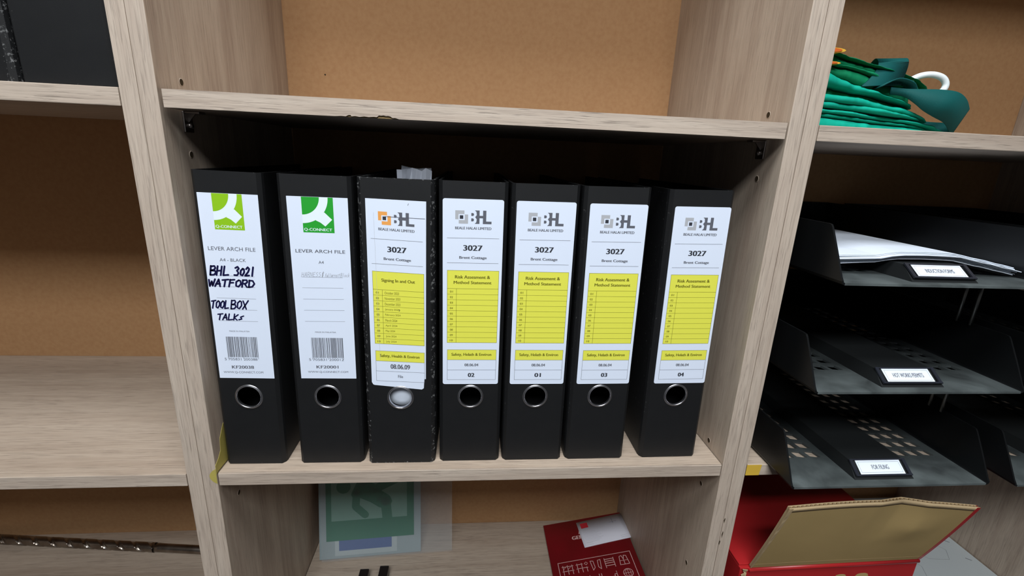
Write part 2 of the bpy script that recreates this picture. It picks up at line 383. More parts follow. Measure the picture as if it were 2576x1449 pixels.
# strokes for handwriting in a unit box (x 0..1, y 0 top .. 1 bottom)
G = {'B': [[(0, 0), (0.05, 1)], [(0, 0.05), (.6, .0), (.8, .2), (.6, .42), (.1, .5)], [(.1, .5), (.8, .52), (.95, .75), (.7, .97), (.05, 1)]],
 'H': [[(.05, 0), (0, 1)], [(.75, .02), (.72, 1)], [(.02, .52), (.74, .48)]], 'L': [[(.1, 0), (.05, 1), (.9, .93)]],
 '3': [[(.05, .15), (.5, 0), (.8, .2), (.45, .45), (.85, .7), (.6, .97), (0, .95)]], '0': [[(.5, .2), (.12, .45), (.2, .9), (.6, .97), (.9, .6), (.75, .25), (.5, .2)]],
 '2': [[(.1, .25), (.4, .02), (.75, .2), (.6, .55), (.05, 1), (.9, .95)]], '1': [[(.4, 0), (.42, 1)]],
 'W': [[(0, .1), (.25, 1), (.5, .3), (.72, .95), (1, .0)]], 'A': [[(.0, 1), (.5, 0), (.85, 1)], [(.1, .68), (.8, .62)]], 'T': [[(0, .1), (1, 0)], [(.5, .05), (.42, 1)]],
 'F': [[(.2, 0), (.1, 1)], [(.2, .05), (.9, 0)], [(.15, .45), (.75, .42)]], 'O': [[(.5, .05), (.1, .3), (.15, .85), (.55, .97), (.92, .6), (.8, .15), (.5, .05)]],
 'R': [[(.08, 0), (.05, 1)], [(.05, .03), (.7, .0), (.85, .25), (.6, .5), (.1, .52)], [(.4, .52), (.9, 1)]], 'D': [[(.05, .02), (.08, 1)], [(.0, .05), (.6, .08), (.95, .5), (.65, .92), (.05, 1)]],
 'X': [[(0, .05), (.8, 1)], [(1, 0), (.1, 1)]], 'K': [[(.1, 0), (.05, 1)], [(.85, .1), (.1, .6), (.75, 1)]], 'N': [[(0, 1), (.1, .05), (.75, .95), (.85, 0)]],
 'S': [[(.8, .08), (.3, .05), (.15, .35), (.75, .6), (.6, .95), (.05, .95)]], 'E': [[(.85, .0), (.1, .05), (.05, .97), (.85, .95)], [(.08, .5), (.7, .47)]],
 's': [[(.9, .3), (.3, .5), (.6, .8), (.0, .95)]], '&': [[(.9, .2), (.2, .3), (.7, .6), (.3, .9), (.1, .6), (.5, .0), (.4, 1)]],
 'f': [[(.8, .05), (.3, .1), (.2, 1)], [(0, .5), (.7, .45)]], 'a': [[(.8, .5), (.3, .45), (.1, .8), (.4, 1), (.8, .6), (.85, 1)]], 'l': [[(.4, 0), (.5, 1)]],
 'r': [[(.1, .5), (.15, 1)], [(.15, .65), (.5, .45), (.9, .5)]], 'e': [[(.1, .72), (.8, .68), (.6, .45), (.2, .5), (.1, .85), (.5, 1), (.9, .9)]], 't': [[(.5, .1), (.45, 1)], [(.1, .42), (.9, .38)]],
 'o': [[(.5, .45), (.1, .7), (.45, 1), (.9, .75), (.5, .45)]], 'c': [[(.85, .5), (.3, .5), (.1, .8), (.5, 1), (.9, .9)]], 'k': [[(.15, 0), (.15, 1)], [(.8, .45), (.2, .75), (.85, 1)]]}
def hand(P, word, u0, v0, u1, v1, w, m, skew=0.0):
    n = len(word); cw = (u1 - u0) / n
    for i, ch in enumerate(word):
        if ch == ' ': continue
        for st in G[ch]:
            P.stroke([(u0 + (i + 0.03 + x * 0.90) * cw + (.5 - y) * .2 * (v1 - v0), v0 + y * (v1 - v0) + skew * (i + x) / n) for x, y in st], w, m)

def print_project(P, kind, num, grey=True):
    """the contractor's spine label: logo, job number, table"""
    c1 = LGREY if grey else ORA
    P.rect(12.4, 11.4, 21.5, 20.3, c1, .03); P.rect(15.9, 15.3, 25.2, 24.5, c1, .04)
    P.rect(15.7, 15.1, 21.8, 21.0, LABEL, .06); P.rect(16.9, 16.2, 20.4, 19.8, INK, .09)
    ik = INKG
    for v0, v1 in ((13.7, 16.6), (19.0, 22.0)):
        P.poly([(28.3, v0), (30.2, v0), (31.0, v0 + .8), (31.0, v1 - .8), (30.2, v1), (28.3, v1)], ik)
    P.poly([(31.8, 11), (36.6, 11), (36.6, 16.2), (40, 16.2), (40, 11), (43.3, 11), (43.3, 21.8), (48.7, 21.8), (48.7, 24.4), (40, 24.4), (40, 18.7), (36.6, 18.7), (36.6, 24.4), (31.8, 24.4), (33.4, 22.8), (33.8, 19.8), (32.2, 17.7), (33.8, 15.6), (33.4, 12.4)], ik)
    P.text('BEALE HALAI LIMITED', 12.3, 27.6, 48.8, 30.2, INKG, bold=.02)
    P.line(4.3, 39.2, 57.0, 39.0, .32, INKG); P.line(4.4, 65.0, 57.0, 64.8, .32, INKG)
    P.text('3027', 20.6, 46.3, 40.4, 52.0, INK, bold=.03)
    P.text('Brent Cottage', 16.7, 57.7, 44.8, 61.3, INKG, bold=.022)
    P.rect(4.5, 72.7, 58, 153, YEL, .03)
    if kind == 'risk':
        P.text('Risk Assesment &', 12.5, 78.0, 48.9, 81.4, YINK, bold=.02)
        P.text('Method Statement', 11.2, 84.0, 50.5, 87.2, YINK, bold=.02)
    else:
        P.text('Signing In and Out', 13.6, 80.2, 48.6, 84.6, YINK, bold=.015)
    P.frame(4.5, 72.7, 58, 153, .3, YINK, .06)
    P.rect(4.5, 92.2, 58, 92.5, YINK, .06); P.rect(14.0, 92.4, 14.3, 153, YINK, .06)
    mon = ['October 2023', 'November 2023', 'December 2023', 'January 2024', 'February 2024', 'March 2024', 'April 2024', 'May 2024', 'June 2024', 'July 2024']
    for i in range(10):
        v = 92.4 + i * 6.06
        if i: P.rect(4.5, v - .13, 58, v + .13, YINK, .06)
        P.text('%02d' % (i + 1), 7.4, v + 2.2, 10.6, v + 4.3, YINK, bold=.01)
        if kind != 'risk': P.text(mon[i], 16.5, v + 1.9, 16.5 + 1.25 * len(mon[i]), v + 4.5, YINK)
    P.rect(4.7, 161, 58, 173, YEL, .03)
    P.frame(4.7, 161, 58, 197, .3, INKG, .06); P.rect(4.7, 172.9, 58, 173.2, INKG, .06); P.rect(4.7, 184.9, 58, 185.2, INKG, .06)
    P.text('Safety, Helath & Environ' if kind == 'risk' else 'Safety, Health & Environ', 9.3, 165.0, 52.6, 169.2, YINK, bold=.015)
    if kind == 'risk': P.text('08.06.04', 23.5, 177.4, 38.7, 180.6, INKG, bold=.02); P.text(num, 27.3, 188.8, 34.7, 193.6, INK, bold=.03)
    else: P.text('08.06.09', 20.5, 176.3, 42.0, 181.8, INKG, bold=.02); P.text('File', 28.5, 189.0, 34.0, 192.4, INKG, bold=.01)

def print_maker(P, col, first):
    """the stationery maker's spine label"""
    x0, x1 = (12.9, 40.3) if first else (13.7, 43.3)
    k = (x1 - x0) / 29.5; X = lambda u: x0 + (u - 13.7) * k
    P.rect(x0, 0.15, x1, 34.6, col, .03)
    def sector(r, m, h, cv=0.2):
        c = (X(13.4), cv); pts = [(x0, 0.15)]
        n = 24
        for i in range(n + 1):
            a = math.radians(90 * i / n)
            pts.append((max(x0, c[0] + r * k * math.cos(a)), max(.15, c[1] + r * math.sin(a))) if i else (c[0] + r * k, .15))
        P.poly(pts, m, h)
    sector(25.0, WHITE, .05, .6); sector(16.9, col, .08, .4)
    P.poly([(X(28.5), 19.5), (X(34.5), 14.5), (X(41.6), 21.5), (X(34.8), 28.2), (X(30.4), 24.6), (X(26), 22.5)], WHITE, .06)
    P.text('Q-CONNECT', X(14.6), 30.2, X(41.0), 33.4, WHITE, bold=.01)
    if first:
        P.text('LEVER ARCH FILE', 4.2, 51.4, 48.2, 55.2, INKG); P.text('A4 - BLACK', 13.7, 62.8, 38.2, 66.0, INKG)
        hand(P, 'BHL', 3.7, 71.0, 22, 80.2, 1.8, MARKER); hand(P, '3021', 26.5, 71.0, 46.5, 80.0, 1.8, MARKER)
        hand(P, 'WATFORD', 0.6, 84.4, 44.8, 91.8, 1.75, MARKER)
        hand(P, 'TOOL', 0.6, 106.6, 18, 114.8, 1.5, MARKER); hand(P, 'BOX', 19.6, 106.0, 36, 115.0, 1.5, MARKER); hand(P, 'TALKs', 5.2, 120.6, 31, 127, 1.4, MARKER)
        for v, a, b in ((80.5, 8.7, 44.8), (91.6, 6.5, 44.5), (103.7, 6.7, 44.2), (115.7, 6.9, 44.3), (127.9, 6.3, 44)): P.line(a, v, b, v + .4, .22, INKG)
        bx0, bx1, num, code = 10.7, 41.0, '5 705831 200388', 'KF20038'
        P.text('MADE IN MALAYSIA', 14.9, 138.5, 34.7, 139.9, INKG)
        P.text(code, 13.3, 177.7, 35.4, 181.2, INKG, bold=.02); P.text('WWW.Q-CONNECT.COM', 4.5, 184.2, 44.2, 186.9, INKG)
        P.text(num, 7.2, 169.0, 39.6, 171.8, INKG)
    else:
        P.text('LEVER ARCH FILE', 4.7, 51.5, 52.4, 54.9, INKG, bold=.008); P.text('A4', 26.0, 62.8, 31.1, 65.9, INKG)
        hand(P, 'HARNESS', 8.9, 75, 28, 79.6, .28, PENCIL, -.4); hand(P, '&', 28.4, 73.8, 30.8, 80, .28, PENCIL)
        hand(P, 'fall', 31.8, 75.5, 37.4, 79.4, .26, PENCIL); hand(P, 'arrest', 37.6, 75.2, 46.2, 79.2, .26, PENCIL); hand(P, 'Block', 46.8, 75, 56, 79.2, .26, PENCIL, -.3)
        for v in (80.0, 91.2, 103.2, 115.2, 127.3): P.line(8.5, v, 48.7, v - .3, .22, INKG)
        bx0, bx1, num, code = 13.2, 45.2, '5 705831 200012', 'KF20001'
        P.text('MADE IN MALAYSIA', 17.8, 138.3, 38.9, 139.8, INKG)
        P.text(code, 16.5, 177.0, 39.3, 180.4, INKG, bold=.02); P.text('WWW.Q-CONNECT.COM', 7.5, 183.3, 49.0, 186.0, INKG)
        P.text(num, 9.6, 168.8, 45.2, 171.6, INKG)
    rnd = random.Random(3 if first else 8); u = bx0
    while u < bx1 - .3:
        w_ = rnd.choice((.33, .33, .66, .66, .95)); P.rect(u, 145.4, min(u + w_, bx1), 168.2, INKG, .05); u += w_ + rnd.choice((.33, .33, .5, .66))
    for a in (bx0, (bx0 + bx1) / 2, bx1 - .3): P.rect(a, 145.4, a + .3, 170.4, INKG, .05)

# ------------------------------------------------------------------ lever arch files
HZ = 83.0
def binder(x0, x1, roll, label, style, group, yf=16.0, z=0.4, col=None, name='lever_arch_file'):
    """spine's lower left and right corners at x0, x1 on the shelf; local origin: bottom centre of the spine"""
    col = col or BLACK
    w = x1 - x0; hw = w / 2; c = 4.2; th = 2.4; Hh = 318.0
    lift = hw * abs(math.sin(math.radians(roll)))
    t = thing(name, label, 'file', ((x0 + x1) / 2, yf, z + lift), (0, math.radians(roll), 0), group)
    fw = hw - c
    # spine board with the finger hole
    n = 32; R = 12.2
    circ = [(R * math.cos(2 * math.pi * k / n), HZ + R * math.sin(2 * math.pi * k / n)) for k in range(n)]
    k = MB()
    for y in (0.0, th):
        # square frame around the hole bridged to the circle, plus strips above and below
        q = []
        for i in range(n):
            a = 2 * math.pi * i / n; cx, cz = math.cos(a), math.sin(a); m_ = max(abs(cx) / (fw), abs(cz) / 25.0)
            q.append((cx / m_, HZ + cz / m_))
        k.add([(a, y, b) for a, b in circ] + [(a, y, b) for a, b in q], [(i, (i + 1) % n, n + (i + 1) % n, n + i) for i in range(n)])
        # corners of the square frame
        for sx, sz in ((1, 1), (-1, 1), (1, -1), (-1, -1)):
            cor = (sx * fw, y, HZ + sz * 25.0)
            ids = [i for i in range(n) if abs(abs(q[i][0]) - fw) < 1e-6 and q[i][0] * sx > 0 and (q[i][1] - HZ) * sz > 0]
            e1 = max(ids, key=lambda i: abs(q[i][1] - HZ)) if ids else None
            ids2 = [i for i in range(n) if abs(abs(q[i][1] - HZ) - 25) < 1e-6 and q[i][0] * sx > 0 and (q[i][1] - HZ) * sz > 0]
            e2 = max(ids2, key=lambda i: abs(q[i][0])) if ids2 else None
            if e1 is not None and e2 is not None and e1 != e2: k.add([(q[e1][0], y, q[e1][1]), cor, (q[e2][0], y, q[e2][1])], [(0, 1, 2)])
        for za, zb in ((0, HZ - 25), (HZ + 25, Hh)): k.add([(-fw, y, za), (fw, y, za), (fw, y, zb), (-fw, y, zb)], [(0, 1, 2, 3)])
    k.add([(a, 0, b) for a, b in circ] + [(a, th, b) for a, b in circ], [(i, (i + 1) % n, n + (i + 1) % n, n + i) for i in range(n)])
    k.box(-fw, fw, 0, th, -0.0, 0.02); k.box(-fw, fw, 0, th, Hh - .02, Hh)
    k.build('spine', col, t, fix=True)
    # covers: chamfered hinge then board going back
    for s_ in (-1, 1):
        prof = [(s_ * fw, 0), (s_ * (hw - .8), 3.4), (s_ * hw, 7), (s_ * hw, 284), (s_ * (hw - th), 284), (s_ * (hw - th), 8), (s_ * (hw - th - 1), 5.2), (s_ * fw, th)]
        k = MB(); k.prism(prof, 0, Hh); k.build('cover', col, t)
    # ring around the hole
    k = MB(); pr = [(11.95, 2.4), (11.95, -.5), (12.3, -1.0), (12.9, -1.1), (13.2, -.6), (13.5, -.6), (14.2, -.3), (14.3, 0)]; m = 40
    vs = [(r * math.cos(2 * math.pi * i / m), y, HZ + r * math.sin(2 * math.pi * i / m)) for i in range(m) for r, y in pr]; L_ = len(pr)
    k.add(vs, [(i * L_ + j, ((i + 1) % m) * L_ + j, ((i + 1) % m) * L_ + j + 1, i * L_ + j + 1) for i in range(m) for j in range(L_ - 1)], 0, True)
    k.build('finger_ring', STEEL, t)
    # label
    if style:
        if style[0] == 'maker': lw, l0, l1 = (55 if style[1] else 57.3), 105.2, 297.4
        else: lw, l0, l1 = 60.8, 98.6, 300.8
        lc = style[2] if len(style) > 2 else 0.0
        u0 = lc - lw / 2
        k = MB(); r = 0.3 if style[0] == 'maker' else 2.2; pts = []
        if style[0] == 'maker' or style[0] == 'risk':
            for (cx, cz, a0) in ((u0 + r, l0 + r, 180), (u0 + lw - r, l0 + r, 270), (u0 + lw - r, l1 - r, 0), (u0 + r, l1 - r, 90)):
                pts += [(cx + r * math.cos(math.radians(a0 + q * 22.5)), -.28, cz + r * math.sin(math.radians(a0 + q * 22.5))) for q in range(5)]
            sk = 0.0
        else:
            u0 = -29.2
            pts = [(u0, -.28, 298.2), (u0 - .8, -.28, 102), (u0 + .6, -.28, 99.3), (u0 + 2, -.28, 98.6), (u0 + 52.5, -.28, 93.0), (u0 + 54.6, -.28, 94.6), (u0 + 55.3, -.28, 105.6), (u0 + 56.9, -.28, 105.6), (u0 + 58.3, -.28, 297.0)]
            sk = 0.045
        k.poly3(pts, (0, .26, 0)); lb = k.build('spine_label', LABEL, t)
        if style[0] == 'signing':
            top = l1 - 3.2
            def fn(u, v, h): return (u0 - .3 + u * .965, -.28 - h, top - v * .985 - (u - 6) * 0.045)
        else:
            top = l1 if style[0] == 'risk' else l1
            def fn(u, v, h): return (u0 + u, -.28 - h, top - v)
        P = Print(fn)
        if style[0] == 'maker': print_maker(P, LIME if style[1] else GREEN, style[1])
        else:
            print_project(P, style[0], style[1], grey=style[0] == 'risk')
            if style[0] == 'signing':
                P.line(19, 16.2, 59.5, 15.4, .5, INKG, .12); P.line(8.0, 13, 9.6, 170, .18, LGREY, .1)
                P.stroke([(43.0, 1.6), (42.4, 3.4)], .4, INK)
                P.stroke([(31.5, 113.2), (32.2, 113.6), (31.2, 115.2)], .4, INK)
        P.build('printing', lb)
    return t
G7 = 'row of lever arch files on the middle shelf'
b1 = binder(2.4, 66.6, 0.75, 'black lever arch file with lime logo and thick marker handwriting, leftmost of the row', ('maker', True, 0.6), G7, yf=16)
b2 = binder(81.8, 152.4, 0.25, 'black lever arch file with dark green logo and faint pencil note, second from the left', ('maker', False, 2.6), G7)
b3 = binder(157.6, 233.0, 0.1, 'scuffed black lever arch file with orange logo, Signing In label and papers poking out', ('signing', ''), G7, yf=14, col=BLACKWORN)
b4 = binder(237.4, 307.0, -0.15, 'black lever arch file with yellow table label, directly right of the scuffed file', ('risk', '02', -.2), G7)
b5 = binder(310.2, 380.8, -0.3, 'third lever arch file from the right end of the row, yellow table label', ('risk', '01', .8), G7)
b6 = binder(385.2, 456.4, -0.6, 'second lever arch file from the right end of the row, yellow table label', ('risk', '03', 2.0), G7)
b7 = binder(476.8, 547.6, -0.9, 'rightmost black lever arch file of the row, yellow table label, beside the side panel', ('risk', '04', 2.0), G7, yf=17)
# filing inside: paper blocks well behind the spine
for t in (b1, b2, b4, b5, b6, b7):
    k = MB(); k.box(-22, 22, 170, 276, 2.6, 292); k.build('paper_block', PAPER2, t)
    k = MB(); k.box(-28, 28, 42, 44, 2.6, 300); tag(k.build('hole_shade_card', BLACK, t), 'added black card painting the shade inside the finger hole')  # black card added inside so the finger hole looks filled with shade
k = MB(); k.box(-30, 30, 26, 276, 2.6, 298)
k.tube([(0, 9 + i * 2.6, HZ) for i in range(7)], [9 + 0 * i if i == 0 else 14 + 2 * i for i in range(7)], 24)
k.build('paper_block', PAPER, b3)
k = MB(); rnd = random.Random(4)
def crumple(x0, x1, z0, z1, y, dy, jag):
    A = []; B = []
    n = 5
    for i in range(n + 1):
        x = x0 + (x1 - x0) * i / n; yy = y + .35 * dy * math.sin(i * 1.3)
        A.append((x, yy, z0)); B.append((x + rnd.uniform(-1, 1), yy + rnd.uniform(-3, 5), z1 + rnd.uniform(-jag, jag) * 1.6))
    return A, B
A, B = crumple(-4, 22, 300, 325.5, 40, 3, 1.2); k.strip(A, B, (0, .3, 0), 0, False)
A, B = crumple(6, 31, 300, 326, 34, 2.5, 1.4); k.strip(A, B, (0, .3, 0), 0, False)
A, B = crumple(-2, 30, 300, 328, 48, 4, 1.0); k.strip(A, B, (0, .3, 0), 0, False)
tag(k.build('loose_papers', mat('paper_grey', (0.34, 0.36, 0.41), .7, spec=.2), b3), 'crumpled grey-white paper edges sticking out of the top')

# two files on the left unit's upper shelf
GL = 'black files on the upper left shelf'
binder(-115.0, -36.6, 0, 'black file on the upper left shelf, beside the upright', None, GL, yf=10, z=386)
binder(-196.0, -118.2, 0, 'worn black file on the upper left shelf, cut by the left edge of the photo', None, GL, yf=10, z=386, col=BLACKWORN)

# ------------------------------------------------------------------ letter trays
TRAYM = mat('tray_plastic', (0.0045, 0.005, 0.0055), 0.38, spec=0.35)
def dust_shade():  # mottled dust; its front-to-back fade paints the shade deep in the tray
    m = mat('tray_plastic_dust_shade', (0.0045, 0.005, 0.0055), 0.5, spec=0.35); nt = m.node_tree; L = nt.links; N = nt.nodes.new; b = nt.nodes['Principled BSDF']
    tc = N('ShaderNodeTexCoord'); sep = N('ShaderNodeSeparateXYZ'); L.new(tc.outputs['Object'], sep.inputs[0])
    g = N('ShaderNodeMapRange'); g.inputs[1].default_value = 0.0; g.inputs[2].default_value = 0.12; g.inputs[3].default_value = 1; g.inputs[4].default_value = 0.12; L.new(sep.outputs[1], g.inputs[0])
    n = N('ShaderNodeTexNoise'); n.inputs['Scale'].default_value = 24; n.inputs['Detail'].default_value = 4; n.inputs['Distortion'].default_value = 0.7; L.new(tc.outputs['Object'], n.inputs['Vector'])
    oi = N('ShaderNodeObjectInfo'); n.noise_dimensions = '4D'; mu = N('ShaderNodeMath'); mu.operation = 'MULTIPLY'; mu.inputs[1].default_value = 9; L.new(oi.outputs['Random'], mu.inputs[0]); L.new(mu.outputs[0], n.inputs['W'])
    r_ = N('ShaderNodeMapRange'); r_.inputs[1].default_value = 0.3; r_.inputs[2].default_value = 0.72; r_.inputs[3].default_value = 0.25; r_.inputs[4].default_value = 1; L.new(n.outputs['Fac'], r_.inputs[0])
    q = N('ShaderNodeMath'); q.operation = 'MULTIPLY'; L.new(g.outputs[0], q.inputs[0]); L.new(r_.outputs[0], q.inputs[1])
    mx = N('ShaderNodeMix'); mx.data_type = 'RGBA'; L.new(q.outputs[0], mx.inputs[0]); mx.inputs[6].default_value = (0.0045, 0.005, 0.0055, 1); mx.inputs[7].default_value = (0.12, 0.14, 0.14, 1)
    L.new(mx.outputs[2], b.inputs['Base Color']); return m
TRAYD = dust_shade()
RIBM = mat('tray_rib_plastic', (0.014, 0.0155, 0.016), 0.45, spec=0.3)
def tray_proto():
    t = thing('letter_tray', 'x', 'letter tray', (751.5, -44, 0.5))
    Wd, Dp, th, Hw = 122.5, 343.0, 2.4, 56.0
    k = MB()
    colsL = [-54.1 - 17.4 * i for i in range(4)][::-1]; colsR = [47.2 + 17.4 * i for i in range(4)]
    xsL = [-Wd + 4, -115] + [c + 8.7 for c in colsL]; 
    rows = [59.0 + 18.4 * i for i in range(13)]
    def quad(x0, x1, y0, y1): k.add([(x0, y0, th), (x1, y0, th), (x1, y1, th), (x0, y1, th)], [(0, 1, 2, 3)])
    def group(cols):
        for c in cols:
            for r in rows:
                x0, x1, y0, y1 = c - 8.7, c + 8.7, r - 9.2, r + 9.2
                rect = [(x0, y0), (c, y0), (x1, y0), (x1, r), (x1, y1), (c, y1), (x0, y1), (x0, r)]
                h = [(c - 5.2, r - 5.0), (c + 1.0, r - 6.6), (c + 7.6, r - 6.8), (c + 6.4, r - .4), (c + 5.2, r + 5.0), (c - 1.0, r + 6.6), (c - 7.6, r + 6.8), (c - 6.4, r + .4)]
                k.add([(a, b, th) for a, b in rect + h], [(i, (i + 1) % 8, 8 + (i + 1) % 8, 8 + i) for i in range(8)])
                k.add([(a, b, th) for a, b in h] + [(a, b, 0) for a, b in h], [(i, (i + 1) % 8, 8 + (i + 1) % 8, 8 + i) for i in range(8)])
    group(colsL); group(colsR)
    yA, yB = rows[0] - 9.2, rows[-1] + 9.2
    quad(-Wd + 4, Wd - 4, 0.8, yA); quad(-Wd + 4, Wd - 4, yB, Dp)
    quad(-Wd + 4, colsL[0] - 8.7, yA, yB); quad(colsL[-1] + 8.7, colsR[0] - 8.7, yA, yB); quad(colsR[-1] + 8.7, Wd - 4, yA, yB)
    # front lip
    k.box(-Wd + 4, Wd - 4, 0, 1.4, 0, th)
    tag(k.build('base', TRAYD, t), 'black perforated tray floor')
    for s_ in (-1, 1):      # side walls with rounded foot, cut back towards the front
        k = MB(); prof = [(s_ * (Wd - 4), 0), (s_ * (Wd - 1.2), 1.2), (s_ * Wd, 4)]
        inn = [(s_ * (Wd - 4), th), (s_ * (Wd - 2.6), th + .6), (s_ * (Wd - 2.0), 4.6)]
        ys = [0, 2.5, 15, 27.5, 29.5, 33, Dp]; zs = [4.5, 8, 31, 53, 55.4, Hw, Hw]
        vs = []; n = len(ys)
        for y, z in zip(ys, zs):
            vs += [(prof[0][0], y, prof[0][1]), (prof[1][0], y, prof[1][1]), (prof[2][0], y, prof[2][1]), (s_ * Wd, y, z), (s_ * (Wd - 2), y, z), (inn[2][0], y, inn[2][1]), (inn[1][0], y, inn[1][1]), (inn[0][0], y, inn[0][1])]
        fs = []
        for i in range(n - 1):
            for j in range(8): fs.append((i * 8 + j, i * 8 + (j + 1) % 8, (i + 1) * 8 + (j + 1) % 8, (i + 1) * 8 + j))
        fs += [list(range(8)), [(n - 1) * 8 + j for j in range(8)]]
        k.add(vs, fs); k.build('side_wall', TRAYM, t)
    k = MB(); k.box(-Wd + 2, Wd - 2, Dp - 2, Dp, th, Hw); k.build('back_wall', TRAYM, t)
    # raised rib down the middle with the label holder at its nose
    k = MB(); a = 37
    prof = [(-a, th), (-a + 3, 17), (a - 3, 17), (a, th)]
    ys = [26, Dp - 3]
    k.add([(x, 10 if z < 5 else 27, z) for x, z in prof] + [(x, Dp - 3, z) for x, z in prof], [(0, 1, 2, 3), (4, 7, 6, 5), (0, 4, 5, 1), (1, 5, 6, 2), (2, 6, 7, 3)])
    k.build('rib', RIBM, t)
    # holder frame on the slope from (y10,z4) to (y27,z17)
    hk = MB()
    def F(u, v, h):   # u across from left, v down the slope (0 top..20), h outwards
        y = 27 - v * .80; z = 17.6 - v * .61
        return (-a + 2 + u, y - h * .61, z + h * .80)
    def bar(u0, u1, v0, v1, h):
        p = [F(u, v, hh) for hh in (0, h) for u, v in ((u0, v0), (u1, v0), (u1, v1), (u0, v1))]
        hk.add(p, [(0, 1, 2, 3), (4, 7, 6, 5), (0, 4, 5, 1), (1, 5, 6, 2), (2, 6, 7, 3), (3, 7, 4, 0)])
    bar(0, 70, 0, 1.6, 1.2); bar(0, 70, 17.6, 19.5, 2.0); bar(0, 3.5, 0, 19.5, 1.5); bar(66.5, 70, 0, 19.5, 1.5)
    hk.build('label_holder', mat('holder_plastic', (0.02, 0.022, 0.03), 0.2, spec=0.7), t)
    # wire risers
    for s_, yy in ((1, (80, 318)), (-1, (318,))):
        for y in yy:
            k = MB(); x = s_ * (Wd - 1.2)
            k.tube([(x, y - 8, Hw - 3), (x, y - 8, 116.5)], 2.1, 8); k.tube([(x, y + 8, Hw - 3), (x, y + 8, 116.5)], 2.1, 8)
            tag(k.build('riser', mat('riser_metal', (0.28, 0.28, 0.27), 0.35, 1.0), t), 'grey metal riser rods')
    return t, F
TP, FF = tray_proto()
def tray_label(t, s):
    k = MB()
    p = [FF(u, v, .5) for u, v in ((7, 1.2), (63, 1.2), (63, 17.4), (7, 17.4))]; q = [FF(u, v, .1) for u, v in ((7, 1.2), (63, 1.2), (63, 17.4), (7, 17.4))]
    k.add(p + q, [(0, 1, 2, 3), (4, 7, 6, 5), (0, 4, 5, 1), (1, 5, 6, 2), (2, 6, 7, 3), (3, 7, 4, 0)])
    lb = k.build('label_card', PAPER, t)
    P = Print(lambda u, v, h: FF(7 + u, 1.2 + v, .5 + h))
    P.frame(2, 2, 54, 14.2, .25, INKG, .05)
    wd = min(44, 2.15 * len(s)); P.text(s, 28 - wd / 2, 5.6, 28 + wd / 2, 10.6, INKG, .06, bold=.01)
    P.build('lettering', lb)
TG = 'black stacking letter trays in the right unit'
tag(TP, 'black letter tray with FOR FILING card, bottom of the stack behind the upright', 'letter tray', TG)
T2 = copy_tree(TP); T2.location.z += .118; tag(T2, 'black letter tray with HOT WORKS PERMITS card, middle of the stack', 'letter tray')
T3 = copy_tree(TP); T3.location.z += .236; tag(T3, 'black letter tray with INDUCTION FORMS card, topmost, holding white papers', 'letter tray')
for ch in list(T3.children):
    if ch.name.startswith('riser'): bpy.data.objects.remove(ch)
for i, l in enumerate(('lower black letter tray without card at the right edge of the photo', 'middle black letter tray of the right-hand stack, mostly outside the frame', 'topmost black letter tray of the right-hand stack, mostly outside the frame')):
    q = copy_tree(TP); q.location = (TP.location.x + .2725, TP.location.y - .004, TP.location.z + .118 * i); tag(q, l, 'letter tray')
    if i == 2:
        for ch in list(q.children):
            if ch.name.startswith('riser'): bpy.data.objects.remove(ch)
tray_label(TP, 'FOR FILING'); tray_label(T2, 'HOT WORKS PERMITS'); tray_label(T3, 'INDUCTION FORMS')

# papers in the top tray
def sheets():
    gp = 'white sheets in the top tray'
    zb = 236.9
    def prof(x):      # height of the pile's underside across the tray
        ks = [(632, 11.5), (700, 15.2), (718, 19.0), (750, 19.6), (785, 19.0), (820, 13.0), (850, 7.5), (871, 3.6)]
        for (a, b), (c, d) in zip(ks[:-1], ks[1:]):
            if x <= c:
                u = max(0, (x - a) / (c - a)); u = u * u * (3 - 2 * u) * .5 + u * .5; return b + (d - b) * u
        return ks[-1][1]
    for i in range(7):
        rnd = random.Random(i); h = i * 1.25
        k = MB(); n = 18; x0, x1 = 633.5, 868.5 - rnd.random() * 5 + (1 if i < 2 else 0); y0 = -4 + rnd.uniform(-5, 3); rows = []
        if i == 4: x1 = 868
        curl = 0
        ys = (y0, y0 + 40, y0 + 120, 292)
        for j, y in enumerate(ys):
            A = []
            for q in range(n + 1):
                x = x0 + (x1 - x0) * q / n; z = zb + prof(x) + h
                if i >= 4: z += max(0, (690 - x)) * .045 * (1 if i > 4 else .6)
                if i == 0: z -= 0.0
                A.append((x, y, z))
            rows.append(A)
        vs = [p for A in rows for p in A]; m = n + 1
        fs = [(r * m + q, r * m + q + 1, (r + 1) * m + q + 1, (r + 1) * m + q) for r in range(3) for q in range(n)]
        th = .75
        b = len(vs); vs2 = vs + [(x, y, z + th) for x, y, z in vs]
        f2 = fs + [tuple(b + i_ for i_ in f) for f in fs]
        loop = [q for q in range(m)] + [r * m + n for r in range(1, 4)] + [3 * m + q for q in range(n - 1, -1, -1)] + [r * m for r in (2, 1)]
        f2 += [(loop[a], loop[(a + 1) % len(loop)], b + loop[(a + 1) % len(loop)], b + loop[a]) for a in range(len(loop))]
        k.add(vs2, f2, 0, False)
        tag(k.build('paper_sheet', PAPER), ('lowest white sheaf in the top tray, resting on the card holder', 'second white sheaf from the bottom in the top tray', 'third white sheaf from the bottom in the top tray', 'middle white sheaf of the pile in the top tray', 'white sheaf just above the dark gap in the top tray pile', 'second white sheaf from the top in the top tray', 'uppermost white sheaf in the top letter tray')[i], 'paper', gp)
sheets()

